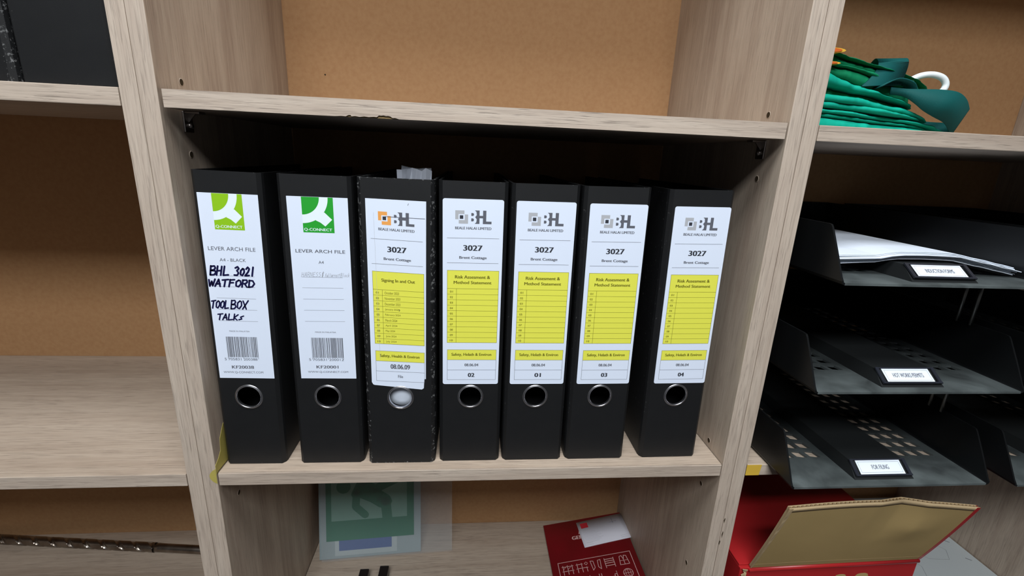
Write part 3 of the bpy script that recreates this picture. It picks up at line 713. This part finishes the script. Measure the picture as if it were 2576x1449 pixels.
# ------------------------------------------------------------------ green bags
def cloth(name, col, col2, rough=0.75):
    return mat(name, col, rough, spec=0.1, bump=(160, 0.35), mottle=(90, 0.6, col2))
TEAL = cloth('nonwoven_teal', (0.006, 0.378, 0.268), (0.005, 0.304, 0.210))
GRN = cloth('nonwoven_green', (0.006, 0.210, 0.091), (0.004, 0.168, 0.070))
WEB = mat('webbing_dark_teal', (0.003, 0.075, 0.072), 0.7, spec=0.2, bump=(900, 0.25))
ROPE = mat('rope_white', (0.75, 0.80, 0.80), 0.4, spec=0.5)
ORTR = mat('trim_orange', (0.62, 0.12, 0.01), 0.5); YLTR = mat('trim_yellow', (0.75, 0.42, 0.04), 0.5)
def interp(ks, x):
    if x <= ks[0][0]: return ks[0][1]
    for (a, b), (c, d) in zip(ks[:-1], ks[1:]):
        if x <= c: return b + (d - b) * (x - a) / (c - a)
    return ks[-1][1]
def slab(parent, name, bot, top, yf, yb, m, seed, x0=609, x1=None, gap=.5, folds=2):
    x1 = x1 or top[-1][0]; n = 90; k = MB(); rows = []
    for i in range(n + 1):
        x = x0 + (x1 - x0) * i / n
        zb, zt = interp(bot, x) + gap, interp(top, x)
        wob = 1.3 * mnoise.noise(Vector((x * .045, seed * 3.1, 0))) + .25 * mnoise.noise(Vector((x * .2, seed, 2)))
        zt += wob; zt = max(zt, zb + .35)
        y = yf + 7 * mnoise.noise(Vector((x * .02, seed, 5))) + 3 * mnoise.noise(Vector((x * .09, seed, 9))) + 0.7 * mnoise.noise(Vector((x * .3, seed, 7)))
        e = max(0, (i - n * .85) / (n * .15)); y += 10 * e * e
        h = zt - zb
        prof = [(yb, zb), (y + 6, zb), (y + 1.5, zb + h * .12), (y, zb + h * .4), (y + .8, zb + h * .72), (y + 3.5, zb + h * .95), (y + 9, zt + .3), (y + 40, zt - .4 * h + .35 * h), (yb, zt)]
        rows.append([(x, a, b) for a, b in prof])
    L_ = len(rows[0]); vs = [p for r in rows for p in r]
    fs = [(i * L_ + j, i * L_ + (j + 1) % L_, (i + 1) * L_ + (j + 1) % L_, (i + 1) * L_ + j) for i in range(n) for j in range(L_)]
    fs += [list(range(L_)), [n * L_ + j for j in range(L_)]]
    k.add(vs, fs, 0, True); return k.build(name, m, parent, world=True)
def bags():
    g = 'green bags stacked in the right unit'
    base = [(600, 386.2), (900, 386.2)]
    L1 = [(609, 401), (650, 400), (693, 397.5), (761, 394), (796, 388)]
    L2 = [(609, 410), (650, 409), (688, 407), (753, 402), (786, 398), (800, 394), (810, 389)]
    L3 = [(609, 427), (650, 424), (694, 421), (749, 413), (774, 406), (782, 402)]
    L4 = [(609, 435), (650, 433), (677, 430), (689, 427), (714, 424.5), (757, 416), (772, 409)]
    L5 = [(609, 451), (650, 445), (691, 433.5), (720, 425.5), (753, 418), (762, 416)]
    L6 = [(609, 460), (651, 456), (697, 450), (712, 445.5), (735, 441), (765, 433), (782, 430)]
    L7 = [(609, 472), (652, 467), (697, 457.5), (740, 449), (755, 446), (778, 436)]
    def mid(A_, B_, f):
        xs = sorted({p[0] for p in A_ + B_}); xm = min(A_[-1][0] if A_ is not base else 999, B_[-1][0])
        return [(x, interp(A_, x) * (1 - f) + interp(B_, x) * f) for x in xs if x <= xm]
    a = thing('shopping_bag', 'bright teal folded bag at the bottom of the pile on the upper right shelf', 'bag', (700, 140, 386), group=g)
    slab(a, 'folded_panel', base, L1, 60, 270, TEAL, 1); slab(a, 'folded_panel', L1, mid(L1, L2, .55), 63, 270, TEAL, 2, gap=1.0); slab(a, 'folded_panel', mid(L1, L2, .55), L2, 59, 270, TEAL, 12, gap=.2)
    b = thing('shopping_bag', 'teal and green folded bag, second from the bottom of the pile', 'bag', (700, 150, 408), group=g)
    slab(b, 'folded_panel', L2, mid(L2, L3, .5), 57, 270, TEAL, 3, gap=1.5); slab(b, 'folded_panel', mid(L2, L3, .5), L3, 58.5, 270, TEAL, 13, gap=.1); slab(b, 'folded_panel', L3, L4, 70, 270, GRN, 4)
    c = thing('shopping_bag', 'green folded bag with a strap drooping over the right end of the pile', 'bag', (700, 150, 433), group=g)
    slab(c, 'folded_panel', L4, L5, 58, 265, TEAL, 5, gap=.3); slab(c, 'folded_panel', L5, mid(L5, L6, .8), 65, 265, GRN, 6, gap=.3); slab(c, 'folded_panel', mid(L5, L6, .8), L6, 62, 265, GRN, 16, gap=.1)
    k = MB()
    up = [(722, 58, 434), (737, 53, 432.5), (752, 49, 432.5), (772, 45, 432.5), (789, 44, 430.5), (805, 48, 424.5), (818, 54, 416)]
    lo = [(724, 60, 427), (738, 56, 425), (748, 51, 418), (757, 48, 411), (769, 46, 405), (788, 49, 399), (809, 58, 387.5)]
    def dens(P_, n=5):
        out = []
        for i in range(len(P_) - 1):
            p0, p1, p2, p3 = (Vector(P_[max(i - 1, 0)]), Vector(P_[i]), Vector(P_[i + 1]), Vector(P_[min(i + 2, len(P_) - 1)]))
            for j in range(n):
                t_ = j / n
                out.append(tuple(.5 * ((2 * p1) + (p2 - p0) * t_ + (2 * p0 - 5 * p1 + 4 * p2 - p3) * t_ ** 2 + (3 * p1 - p0 - 3 * p2 + p3) * t_ ** 3)))
        out.append(tuple(P_[-1])); return out
    k.strip(dens(up), dens(lo), (.4, 1.3, 0)); tag(k.build('strap', WEB, c, world=True), 'dark teal woven strap')
    k = MB(); k.strip(dens([(809, 58, 388.2), (800, 80, 390), (780, 110, 396)]), dens([(815, 60, 402), (806, 84, 404), (786, 112, 410)]), (0, 1.2, 0)); k.build('strap', WEB, c, world=True)
    d = thing('shopping_bag', 'green folded bag with orange trim and white loop on top of the pile', 'bag', (700, 150, 456), group=g)
    slab(d, 'folded_panel', L6, mid(L6, L7, .82), 68, 260, GRN, 7, gap=.5); slab(d, 'folded_panel', mid(L6, L7, .82), L7, 63, 260, GRN, 17, gap=.1)
    k = MB()
    le = [(689, 60, 433), (698, 62, 441), (707, 66, 451), (713, 72, 460), (719, 84, 466.5), (728, 100, 466), (736, 116, 460), (742, 128, 450)]
    ri = [(731, 56, 436), (735, 59, 445), (740, 63, 455), (744, 68, 463), (752, 80, 468), (762, 98, 465), (770, 114, 455), (776, 126, 446)]
    k.strip(dens(le), dens(ri), (0, 1.0, .8)); tag(k.build('strap', WEB, d, world=True), 'dark teal woven strap arched up')
    k = MB(); k.strip(dens([(706, 52, 433), (722, 50, 441), (740, 50, 438), (748, 52, 431)]), dens([(708, 74, 430), (724, 74, 438), (742, 74, 435), (750, 74, 428)]), (0, 0, 1.2)); k.build('strap', WEB, d, world=True)
    k = MB(); k.tube(dens([(754, 72, 444), (762, 68, 449), (773, 65, 450.5), (784, 63, 447.5), (789, 62, 441), (787, 62, 434), (780, 63, 430), (772, 66, 430)]), 3.3, 12)
    tag(k.build('loop', ROPE, d, world=True), 'white plastic loop')
    for zc, w_, h_, xe in ((466.3, 22, 2.9, 660), (454.0, 18, 1.8, 657)):
        k = MB(); pts = [(xe - w_ + w_ * math.cos(q * math.pi / 8), zc + h_ * math.sin(q * math.pi / 8)) for q in range(-4, 5)]
        for m_, sc, yo in ((1, 1.0, 0), (0, .8, -.4)):
            k.poly3([(xe - w_ + (x - xe + w_) * sc, 57 + yo + (xe - x) * .1, zc + (z - zc) * sc) for x, z in pts], (0, 22, 0), m_)
        tag(k.build('trim', [ORTR, YLTR], d, world=True), 'orange lined opening with yellow edge')
bags()

# ------------------------------------------------------------------ red cardboard box
RED = mat('box_red', (0.413, 0.018, 0.020), 0.35, spec=0.5, mottle=(20, 0.4, (0.350, 0.015, 0.018)))
KRAFT = mat('kraft_card', (0.432, 0.304, 0.131), 0.85, spec=0.15, bump=(60, .3), mottle=(14, 0.5, (0.376, 0.264, 0.112)))
KRAFTL = mat('kraft_edge', (0.45, 0.33, 0.19), 0.9, spec=0.1)
def redbox():
    t = thing('cardboard_box', 'open red cardboard box with brown flap raised, under the letter trays', 'box', (758, 145, -321.6), (0, 0, math.radians(.8)))
    # local: x -130..130, y -139..135, z 0..158
    k = MB(); k.box(-130, 130, -138, 132, 0, 158.5, 0, 1.2); k.build('body', RED, t)
    k = MB()          # lid resting on the body with its rolled front edge
    k.box(-130, 130.5, -134, 133, 158.6, 161.4, 0, .8)
    k.tube([(-118, -137.5, 156.0), (0, -138.2, 157.0), (129, -137.6, 156.6)], 3.6, 12)
    k.build('lid', RED, t)
    # flap: corrugated, leaning towards the viewer, hinge along the lid's front edge
    k = MB(); n = 60; m = 18
    def pt(u, v, h):   # u 0..1 along, v 0..1 up, h thickness inwards(back)
        x = -117 + 245 * u + (-2 + 4 * u) * v
        bulge = 9 * max(0, v - .42) * max(0, 1 - abs(u - .60) / .13) - 7 * max(0, .55 - abs(v - .62) * 2.2) * max(0, 1 - abs(u - .74) / .16)
        ztop = 128 + 8 * math.sin(math.pi * min(1, u * 1.0)) - 9 * u
        y = -140 - 40 * v + bulge + 5 * (v * v - v)
        return (x, y + h, 161 + ztop * v)
    grid = [[pt(i / n, j / m, 0) for i in range(n + 1)] for j in range(m + 1)]
    for h, mi in ((0, 0), (4.4, 1)):
        vs = [pt(i / n, j / m, h) for j in range(m + 1) for i in range(n + 1)]
        k.add(vs, [(j * (n + 1) + i, j * (n + 1) + i + 1, (j + 1) * (n + 1) + i + 1, (j + 1) * (n + 1) + i) for j in range(m) for i in range(n)], mi, True)
    for u in (0, 1):   # side edges
        vs = [pt(u, j / m, h) for h in (0, 4.4) for j in range(m + 1)]
        k.add(vs, [(j, j + 1, m + 2 + j, m + 1 + j) for j in range(m)], 2 if u == 0 else 1)
    fl = k.build('flap', [KRAFT, RED, KRAFTL], t, fix=False); tag(fl, 'brown unprinted inside of the raised corrugated flap')
    # corrugation along the flap's upper edge
    k = MB(); N = 460; A = []; B = []
    for i in range(N + 1):
        u = i / N; s_ = .5 + .5 * math.sin(u * 2 * math.pi * 46)
        p = pt(u, 1, .5 + 3.3 * s_); A.append(p); q = pt(u, .94, .5 + 3.3 * s_); B.append(q)
    k.strip(A, B, (0, .3, 0), 0, False)
    for h in (-.1, 4.1):
        k.strip([pt(i / n, 1.004, h) for i in range(n + 1)], [pt(i / n, .94, h) for i in range(n + 1)], (0, .45, 0), 0, True)
    k.build('corrugation', KRAFTL, fl)
    k = MB()          # frayed turned edge at the flap's left side and corner stubs
    vsA = [pt(-.004, j / m, -.8 + .4 * math.sin(j * 2.2)) for j in range(m + 1)]; vsB = [pt(.004 + .012 * j / m, j / m, -.3) for j in range(m + 1)]
    k.strip(vsA, vsB, (0, 1.2, 0), 0, False); k.build('torn_edge', KRAFTL, fl)
    k = MB(); A = [(-129 + 1.6 * (j % 3), -141.5 + (j % 2), 160 - j * 3.4) for j in range(6)]; B = [(-122 - 1.5 * (j % 2), -142 + .8 * (j % 3), 159 - j * 3.1) for j in range(6)]
    k.strip(A, B, (0, 1.0, 0), 0, False); k.build('torn_corner', KRAFTL, t)
    k = MB(); k.strip([pt(1.004, j / m, -.5) for j in range(m + 1)], [pt(.985, j / m, -.35) for j in range(m + 1)], (0, .3, 0), 0, False)
    tag(k.build('red_edge', RED, fl), 'red printed paper wrapped round the right edge')
    k = MB(); k.strip([pt(i / n, .07, -.5) for i in range(n + 1)], [pt(i / n, .062, -.1) for i in range(n + 1)], (0, .2, 0), 0, False); k.build('crease', KRAFTL, fl)
    # brown printed shapes on the front wall
    P = Print(lambda u, v, h: (u, -138 - h, 158 - v))
    for cx, hw_ in ((18, 9), (50, 10)):
        P.poly([(cx - hw_, 23), (cx - hw_ * .7, 19.6), (cx - hw_ * .2, 18.4), (cx + hw_ * .4, 18.4), (cx + hw_ * .8, 19.8), (cx + hw_, 23), (cx + hw_, 42), (cx - hw_, 42)], KRAFT, .15)
    P.build('printing', t)
redbox()

# ------------------------------------------------------------------ drawings on the shelf beside the box
DRAW = mat('drawing_paper', (0.52, 0.56, 0.57), 0.7, spec=0.2)
def drawings():
    for i in range(3):
        k = MB(); z = -321.5 + i * 3.8; x0, x1 = 905 + i * 3, 1179.4 - i * .4
        k.poly3([(x0, -20 + i * 6, z), (x1, -18, z), (x1, 296 - i * 2, z), (x0 + 110, 298 - i * 3, z), (x0, 240, z)], (0, 0, 3.5))
        o = k.build('drawing_sheaf', DRAW)
        tag(o, ('lowest', 'middle', 'uppermost')[i] + ' sheaf of white line drawings between the red box and side panel', 'paper', 'sheaves of drawings beside the red box')
        if i == 2:
            P = Print(lambda u, v, h: (u, v, z + 3.5 + h))
            rnd = random.Random(2)
            for q in range(9):
                cx, cy = rnd.uniform(950, 1120), rnd.uniform(30, 260); a, b = rnd.uniform(18, 45), rnd.uniform(12, 30)
                pts = [(cx - a, cy), (cx - a * .6, cy + b), (cx + a * .7, cy + b), (cx + a, cy + b * .2), (cx + a * .5, cy - b), (cx - a * .7, cy - b * .8)]
                for p0, p1 in zip(pts, pts[1:] + pts[:1]): P.line(*p0, *p1, .35, INKG, .06)
            for y in (60, 100, 140, 180, 220): P.stroke([(1160, y), (1166, y - 5)], 1.4, INKG)
            w_ = [((o.location.x) / S, o.location.y / S, o.location.z / S - Z0)]
            P.build('printing', o, world=True)
drawings()

# ------------------------------------------------------------------ plastic wallet with exit sign, leaning at the back left
def wallet():
    wal = bpy.data.materials.new('clear_plastic'); wal.use_nodes = True; nt = wal.node_tree; b = nt.nodes['Principled BSDF']
    b.inputs['Base Color'].default_value = (0.62, 0.66, 0.68, 1); b.inputs['Roughness'].default_value = 0.35; b.inputs['Alpha'].default_value = 0.075
    b.inputs['Specular IOR Level'].default_value = 0.4
    X0 = 20.0; ang = math.atan2(66, 300)
    t = thing('plastic_wallet', 'frosted plastic wallet holding a green running-man exit sign, leaning against the back', 'plastic wallet', (X0, 222, -354), (0, 0, math.radians(4.0)))
    # local frame: u along x, s up the slope, h outwards (towards the viewer)
    def F(u, s_, h): return (u, s_ * math.sin(ang) - h * math.cos(ang), s_ * math.cos(ang) + h * math.sin(ang) + .8)
    def sheet(u0, s0, u1, s1, h, th, m, name, parent=t, label=None):
        k = MB(); p = [F(u, s_, h) for u, s_ in ((u0, s0), (u1, s0), (u1, s1), (u0, s1))]; q = [F(u, s_, h + th) for u, s_ in ((u0, s0), (u1, s0), (u1, s1), (u0, s1))]
        k.add(p + q, [(0, 1, 2, 3), (4, 7, 6, 5), (0, 4, 5, 1), (1, 5, 6, 2), (2, 6, 7, 3), (3, 7, 4, 0)]); o = k.build(name, m, parent)
        if label: tag(o, label)
        return o
    sheet(0, 0, 226, 300, 0, .25, wal, 'back_sleeve')
    cardm = mat('card_pale', (0.26, 0.32, 0.34), .7, spec=.2)
    sheet(-4, 3, 170, 296, .5, .5, cardm, 'backing_card')
    sgr = mat('sign_green', (0.006, 0.125, 0.070), .6, spec=.2); sgl = mat('sign_pale', (0.13, 0.27, 0.22), .6, spec=.2)
    blue = mat('sticker_blue', (0.05, 0.10, 0.27), .5)
    sheet(22, 8, 128, 60, 1.2, .3, mat('sticker_white', (0.36, 0.42, 0.44), .6), 'sticker')
    sheet(29, 17, 119, 60, 1.6, .2, blue, 'sticker', label='blue sticker')
    sg = sheet(8, 36, 158, 222, 2.0, .5, sgr, 'sign', label='green emergency exit sign')
    P = Print(lambda u, v, h: F(8 + u, 222 - v, 2.5 + h))
    P.rect(9, 59, 138, 150, sgl, .1)
    P.disc(30, 89, 12, sgr, .25)
    P.stroke([(70, 46), (64, 84)], 12, sgr, .25); P.stroke([(50, 104), (60, 84), (84, 96), (138, 72)], 15, sgr, .25)
    P.stroke([(62, 98), (82, 108), (99, 120)], 27, sgr, .25)
    P.stroke([(101, 120), (104, 151)], 17, sgr, .25); P.stroke([(52, 100), (50, 126), (66, 142)], 13, sgr, .25)
    P.build('pictogram', sg)
    sheet(0, 0, 226, 300, 3.4, .25, wal, 'front_sleeve')
wallet()

# ------------------------------------------------------------------ red booklet and postcard
BR = mat('booklet_red', (0.115, 0.006, 0.007), 0.3, spec=0.5, mottle=(9, 0.9, (0.190, 0.005, 0.010)))
PINK = mat('booklet_print', (0.58, 0.36, 0.34), .5)
def booklet():
    # slope across x: left edge on the shelf, right edge raised against the side panel
    XL, XR, ZL, ZR = 421.5, 572.6, -349.0, -322.0
    t = thing('booklet', 'red catalogue booklet with white icons, propped against the right side panel', 'booklet', (XL, 66, ZL))
    dx, dz = XR - XL, ZR - ZL; Ln = math.hypot(dx, dz); cx, cz = dx / Ln, dz / Ln
    LY = 218
    def F(u, v, h): return (u * cx - h * cz, LY - v, u * cz + h * cx)      # u from left, v down from the back edge
    def slabf(u0, u1, v0, v1, h0, h1, m, name):
        k = MB(); p = [F(u, v, h) for h in (h0, h1) for u, v in ((u0, v0), (u1, v0), (u1, v1), (u0, v1))]
        k.add(p, [(0, 1, 2, 3), (4, 7, 6, 5), (0, 4, 5, 1), (1, 5, 6, 2), (2, 6, 7, 3), (3, 7, 4, 0)]); return k.build(name, m, t)
    W_ = Ln - .5
    slabf(.8, W_ - 1.2, .8, LY - .8, -4.0, -.4, mat('page_edges', (0.55, 0.50, 0.44), .8), 'pages')
    slabf(0, W_ - .6, 0, LY, -4.6, -4.05, BR, 'cover')
    c = slabf(0, W_ - .6, 0, LY, -.35, 0, BR, 'cover')
    P = Print(lambda u, v, h: F(u, v, h))
    P.text('A', 62.5, 27, 69, 35, PINK, bold=.05); P.text('GEN', 48, 38, 71, 46, PINK, bold=.05)
    u0, v0, u1, v1 = 12, 90, 143, 212; P.frame(u0, v0, u1, v1, 1.1, PINK, .06)
    def L_(*pts, w=1.1): P.stroke(list(pts), w, PINK, .06)
    # first row of icons: trestle, trestle with sign, bollards, rack, vest
    def icon(cx, k_):
        q = lambda a, b: (cx + a, 107 + b)
        if k_ == 0:
            for a in (-8, 0, 8): L_(q(a, -9), q(a, 9))
            L_(q(-10, -7), q(10, -7)); L_(q(-10, 2), q(10, 2)); L_(q(-8, -2), q(-1, -8), w=.7); L_(q(1, -2), q(8, -8), w=.7)
        if k_ == 1:
            for a in (-9, -1, 7): L_(q(a, -9 if a < 5 else 0), q(a, 9))
            L_(q(-11, -7), q(1, -7)); L_(q(-11, 1), q(9, 1)); L_(q(7, -10), q(10, -7), q(7, -4), q(4, -7), q(7, -10), w=.8)
        if k_ == 2:
            L_(q(-9, -10), q(-4, -9), q(-3, 4), q(-7, 9), q(-9, -10)); L_(q(9, -10), q(4, -9), q(3, 4), q(7, 9), q(9, -10))
        if k_ == 3:
            L_(q(-8, -10), q(-8, 9)); L_(q(8, -10), q(8, 9)); [L_(q(-8, z), q(8, z), w=1.3) for z in (-8, -4, 0, 5)]
        if k_ == 4:
            L_(q(-6, -9), q(-8, 8), q(8, 8), q(6, -9), q(2, -10), q(0, -2), q(-2, -10), q(-6, -9)); L_(q(0, -2), q(0, 8)); L_(q(-7, 0), q(7, 0), w=.8)
    for i, cx_ in enumerate((28, 54, 78, 102, 127)): icon(cx_, i)
    for i, cx_ in enumerate((28, 54, 80, 102)):
        q = lambda a, b: (cx_ + a, 134 + b)
        if i == 0: L_(q(-8, 8), q(-8, -2), q(-4, -6), q(4, -6), q(8, -2), q(8, 8), q(-8, 8))
        if i == 1: L_(q(-8, -9), q(-8, 9)); L_(q(8, -9), q(8, 9)); [L_(q(-8, z), q(8, z)) for z in (-6, -2, 2, 6)]
        if i == 2: L_(q(-2, -9), q(-2, 9)); L_(q(2, -9), q(2, 9))
        if i == 3: L_(q(6, -9), q(6, 9), q(-8, 9)); [L_(q(-6 + 4 * z, 4 - 4 * z), q(-2 + 4 * z, 4 - 4 * z), q(-2 + 4 * z, -4 * z)) for z in range(3)]
    P.stroke([(127 + 8 * math.cos(a * math.pi / 8), 132 + 8 * math.sin(a * math.pi / 8)) for a in range(17)], 1.1, PINK, .06)
    L_((119, 132), (135, 132), w=.8); L_((127, 124), (127, 140), w=.8); L_((127, 124), (123, 128), (123, 136), (127, 140), w=.7); L_((127, 124), (131, 128), (131, 136), (127, 140), w=.7)
    P.build('printing', c)
    # postcard lying on it
    k = MB(); CW, CH = 90, 60; a = math.radians(-3.0); ou, ov = 63.5, 8.0
    def C(u, v, h): return F(ou + u * math.cos(a) - v * math.sin(a), ov + u * math.sin(a) + v * math.cos(a), h + .25 + .4 * math.sin(u / CW * math.pi))
    A = [C(CW * i / 10, 0, .0) for i in range(11)]; B = [C(CW * i / 10, CH, .0) for i in range(11)]
    wx = lambda p: (p[0] + XL, p[1] + 66, p[2] + ZL)
    k.strip([wx(p) for p in A], [wx(p) for p in B], (0, 0, .45), 0, True)
    o = k.build('postcard', mat('card_white', (0.55, 0.54, 0.60), .6)); tag(o, 'small white card with red square lying on the red booklet', 'card')
    P = Print(lambda u, v, h: wx(C(u, v, h + .5)))
    rd = mat('card_red', (0.45, 0.02, 0.03), .5)
    P.rect(6, 5, 20, 17, rd, .1)
    P.line(68, 6, 68, 19, .6, INKG, .1); P.line(61, 16, 76, 15.5, .5, INKG, .1); P.line(46, 21, 60, 20, .3, LGREY, .1)
    for i in range(8): P.line(6, 28 + i * 3.2, 30 + (i * 7) % 12, 28 + i * 3.2, .45, LGREY, .1)
    P.line(6, 52, 84, 51, .4, LGREY, .1); P.line(6, 56, 84, 55, .4, LGREY, .1)
    P.build('printing', o, world=True)
booklet()

# ------------------------------------------------------------------ small black connector on the bottom shelf
def connector():
    m = mat('connector_black', (0.012, 0.006, 0.006), .35)
    t = thing('cable_connector', 'small black plastic connector with two prongs on the bottom middle shelf', 'connector', (118, 150, -354.4))
    k = MB(); k.box(-24, -9, -26, 36, 0, 20, 0, 1.5); k.build('prong', m, t)
    k = MB(); k.box(8, 23, -26, 41, 0, 20, 0, 1.5); k.build('prong', m, t)
    k = MB(); k.box(-9, 8, -40, -10, 0, 16, 0, 1); k.build('body', m, t)
    for y in range(6):
        k = MB(); yy = 15 - y * 4
        k.box(-9, -2.5, yy, yy + 1.1, 5, 12, 0, .3); k.build('contact', DULLSTEEL, t)
        k = MB(); k.box(1.5, 8, yy + 3, yy + 4.1, 5, 12, 0, .3); k.build('contact', DULLSTEEL, t)
connector()

# ------------------------------------------------------------------ long masonry drill bit on the lower left shelf
def drill():
    m = mat('drill_steel', (0.34, 0.30, 0.26), .3, 1.0, mottle=(45, .8, (0.14, 0.10, 0.075)))
    A = Vector((-600, 303, 0)); B = Vector((-120, 240, 0))
    A = Vector((-598, 290, 0))
    t = thing('drill_bit', 'long grey steel masonry drill bit with spiral flutes on the lower left shelf', 'drill bit', (A.x, A.y, -353.8 + 8.2))
    d = (B - A); Ln = d.length; ex = d.normalized(); ey = Vector((-ex.y, ex.x, 0)); ez = Vector((0, 0, 1))
    flute_end = 326.0; rows = []; n = 28; step = 1.6; N = int(flute_end / step)
    k = MB()
    for i in range(N + 1):
        s_ = i * step; ph = s_ / 60 * 2 * math.pi; c = ex * s_; ring = []
        for j in range(n):
            a = 2 * math.pi * j / n; q = (a - ph) % math.pi
            r = 7.9 if q < 2.1 else 7.9 - 2.2 * math.sin((q - 2.1) / (math.pi - 2.1) * math.pi) ** .8
            ring.append(c + (ey * math.cos(a) + ez * math.sin(a)) * r)
        rows.append(ring)
    vs = [p for r in rows for p in r]
    k.add(vs, [(i * n + j, i * n + (j + 1) % n, (i + 1) * n + (j + 1) % n, (i + 1) * n + j) for i in range(N) for j in range(n)], 0, False)
    k.add(rows[0], [list(range(n))])
    k.build('fluted_section', m, t)
    k = MB(); k.tube([ex * (flute_end - 4), ex * (flute_end + 8), ex * (Ln - 40), ex * (Ln - 38), ex * Ln], [7.2, 7.0, 7.0, 6.4, 6.4], 24); k.build('shank', m, t)
    o = MB()
drill()

# ------------------------------------------------------------------ yellow tape
def tapes():
    ty = mat('tape_yellow', (0.42, 0.35, 0.085), .55, spec=.3, mottle=(50, .5, (0.36, 0.30, 0.08)))
    k = MB(); n = 14
    k.poly3([(-.1, -.25, -12.5), (-.1, -.25, 6)] + [(-7.2 * math.sin(math.pi * i / n) ** .7, -.25, 6 - 18.5 * i / n) for i in range(1, n)], (0, .2, 0))
    k.poly3([(.05, 0, -1), (.05, 0, 10), (.05, 7, 14), (.05, 13, 20), (.05, 15, 34), (.05, 24, 46), (.05, 34, 50), (.05, 34, .8), (.05, 4, .8)], (.3, 0, 0))
    tag(k.build('tape', ty), 'piece of yellow tape on the left upright beside the leftmost lever arch file', 'tape')
    ty2 = mat('tape_amber', (0.62, 0.40, 0.05), .45, spec=.4, mottle=(50, .5, (0.52, 0.31, 0.04)))
    k = MB(); k.poly3([(604.9, -.3, -14.8), (604.9, -.3, -.3), (623.5, -.3, -.3), (622, -.3, -14.8)], (0, .25, 0))
    tag(k.build('tape', ty2), 'amber yellow tape on the front edge of the right shelf below the trays', 'tape')
tapes()
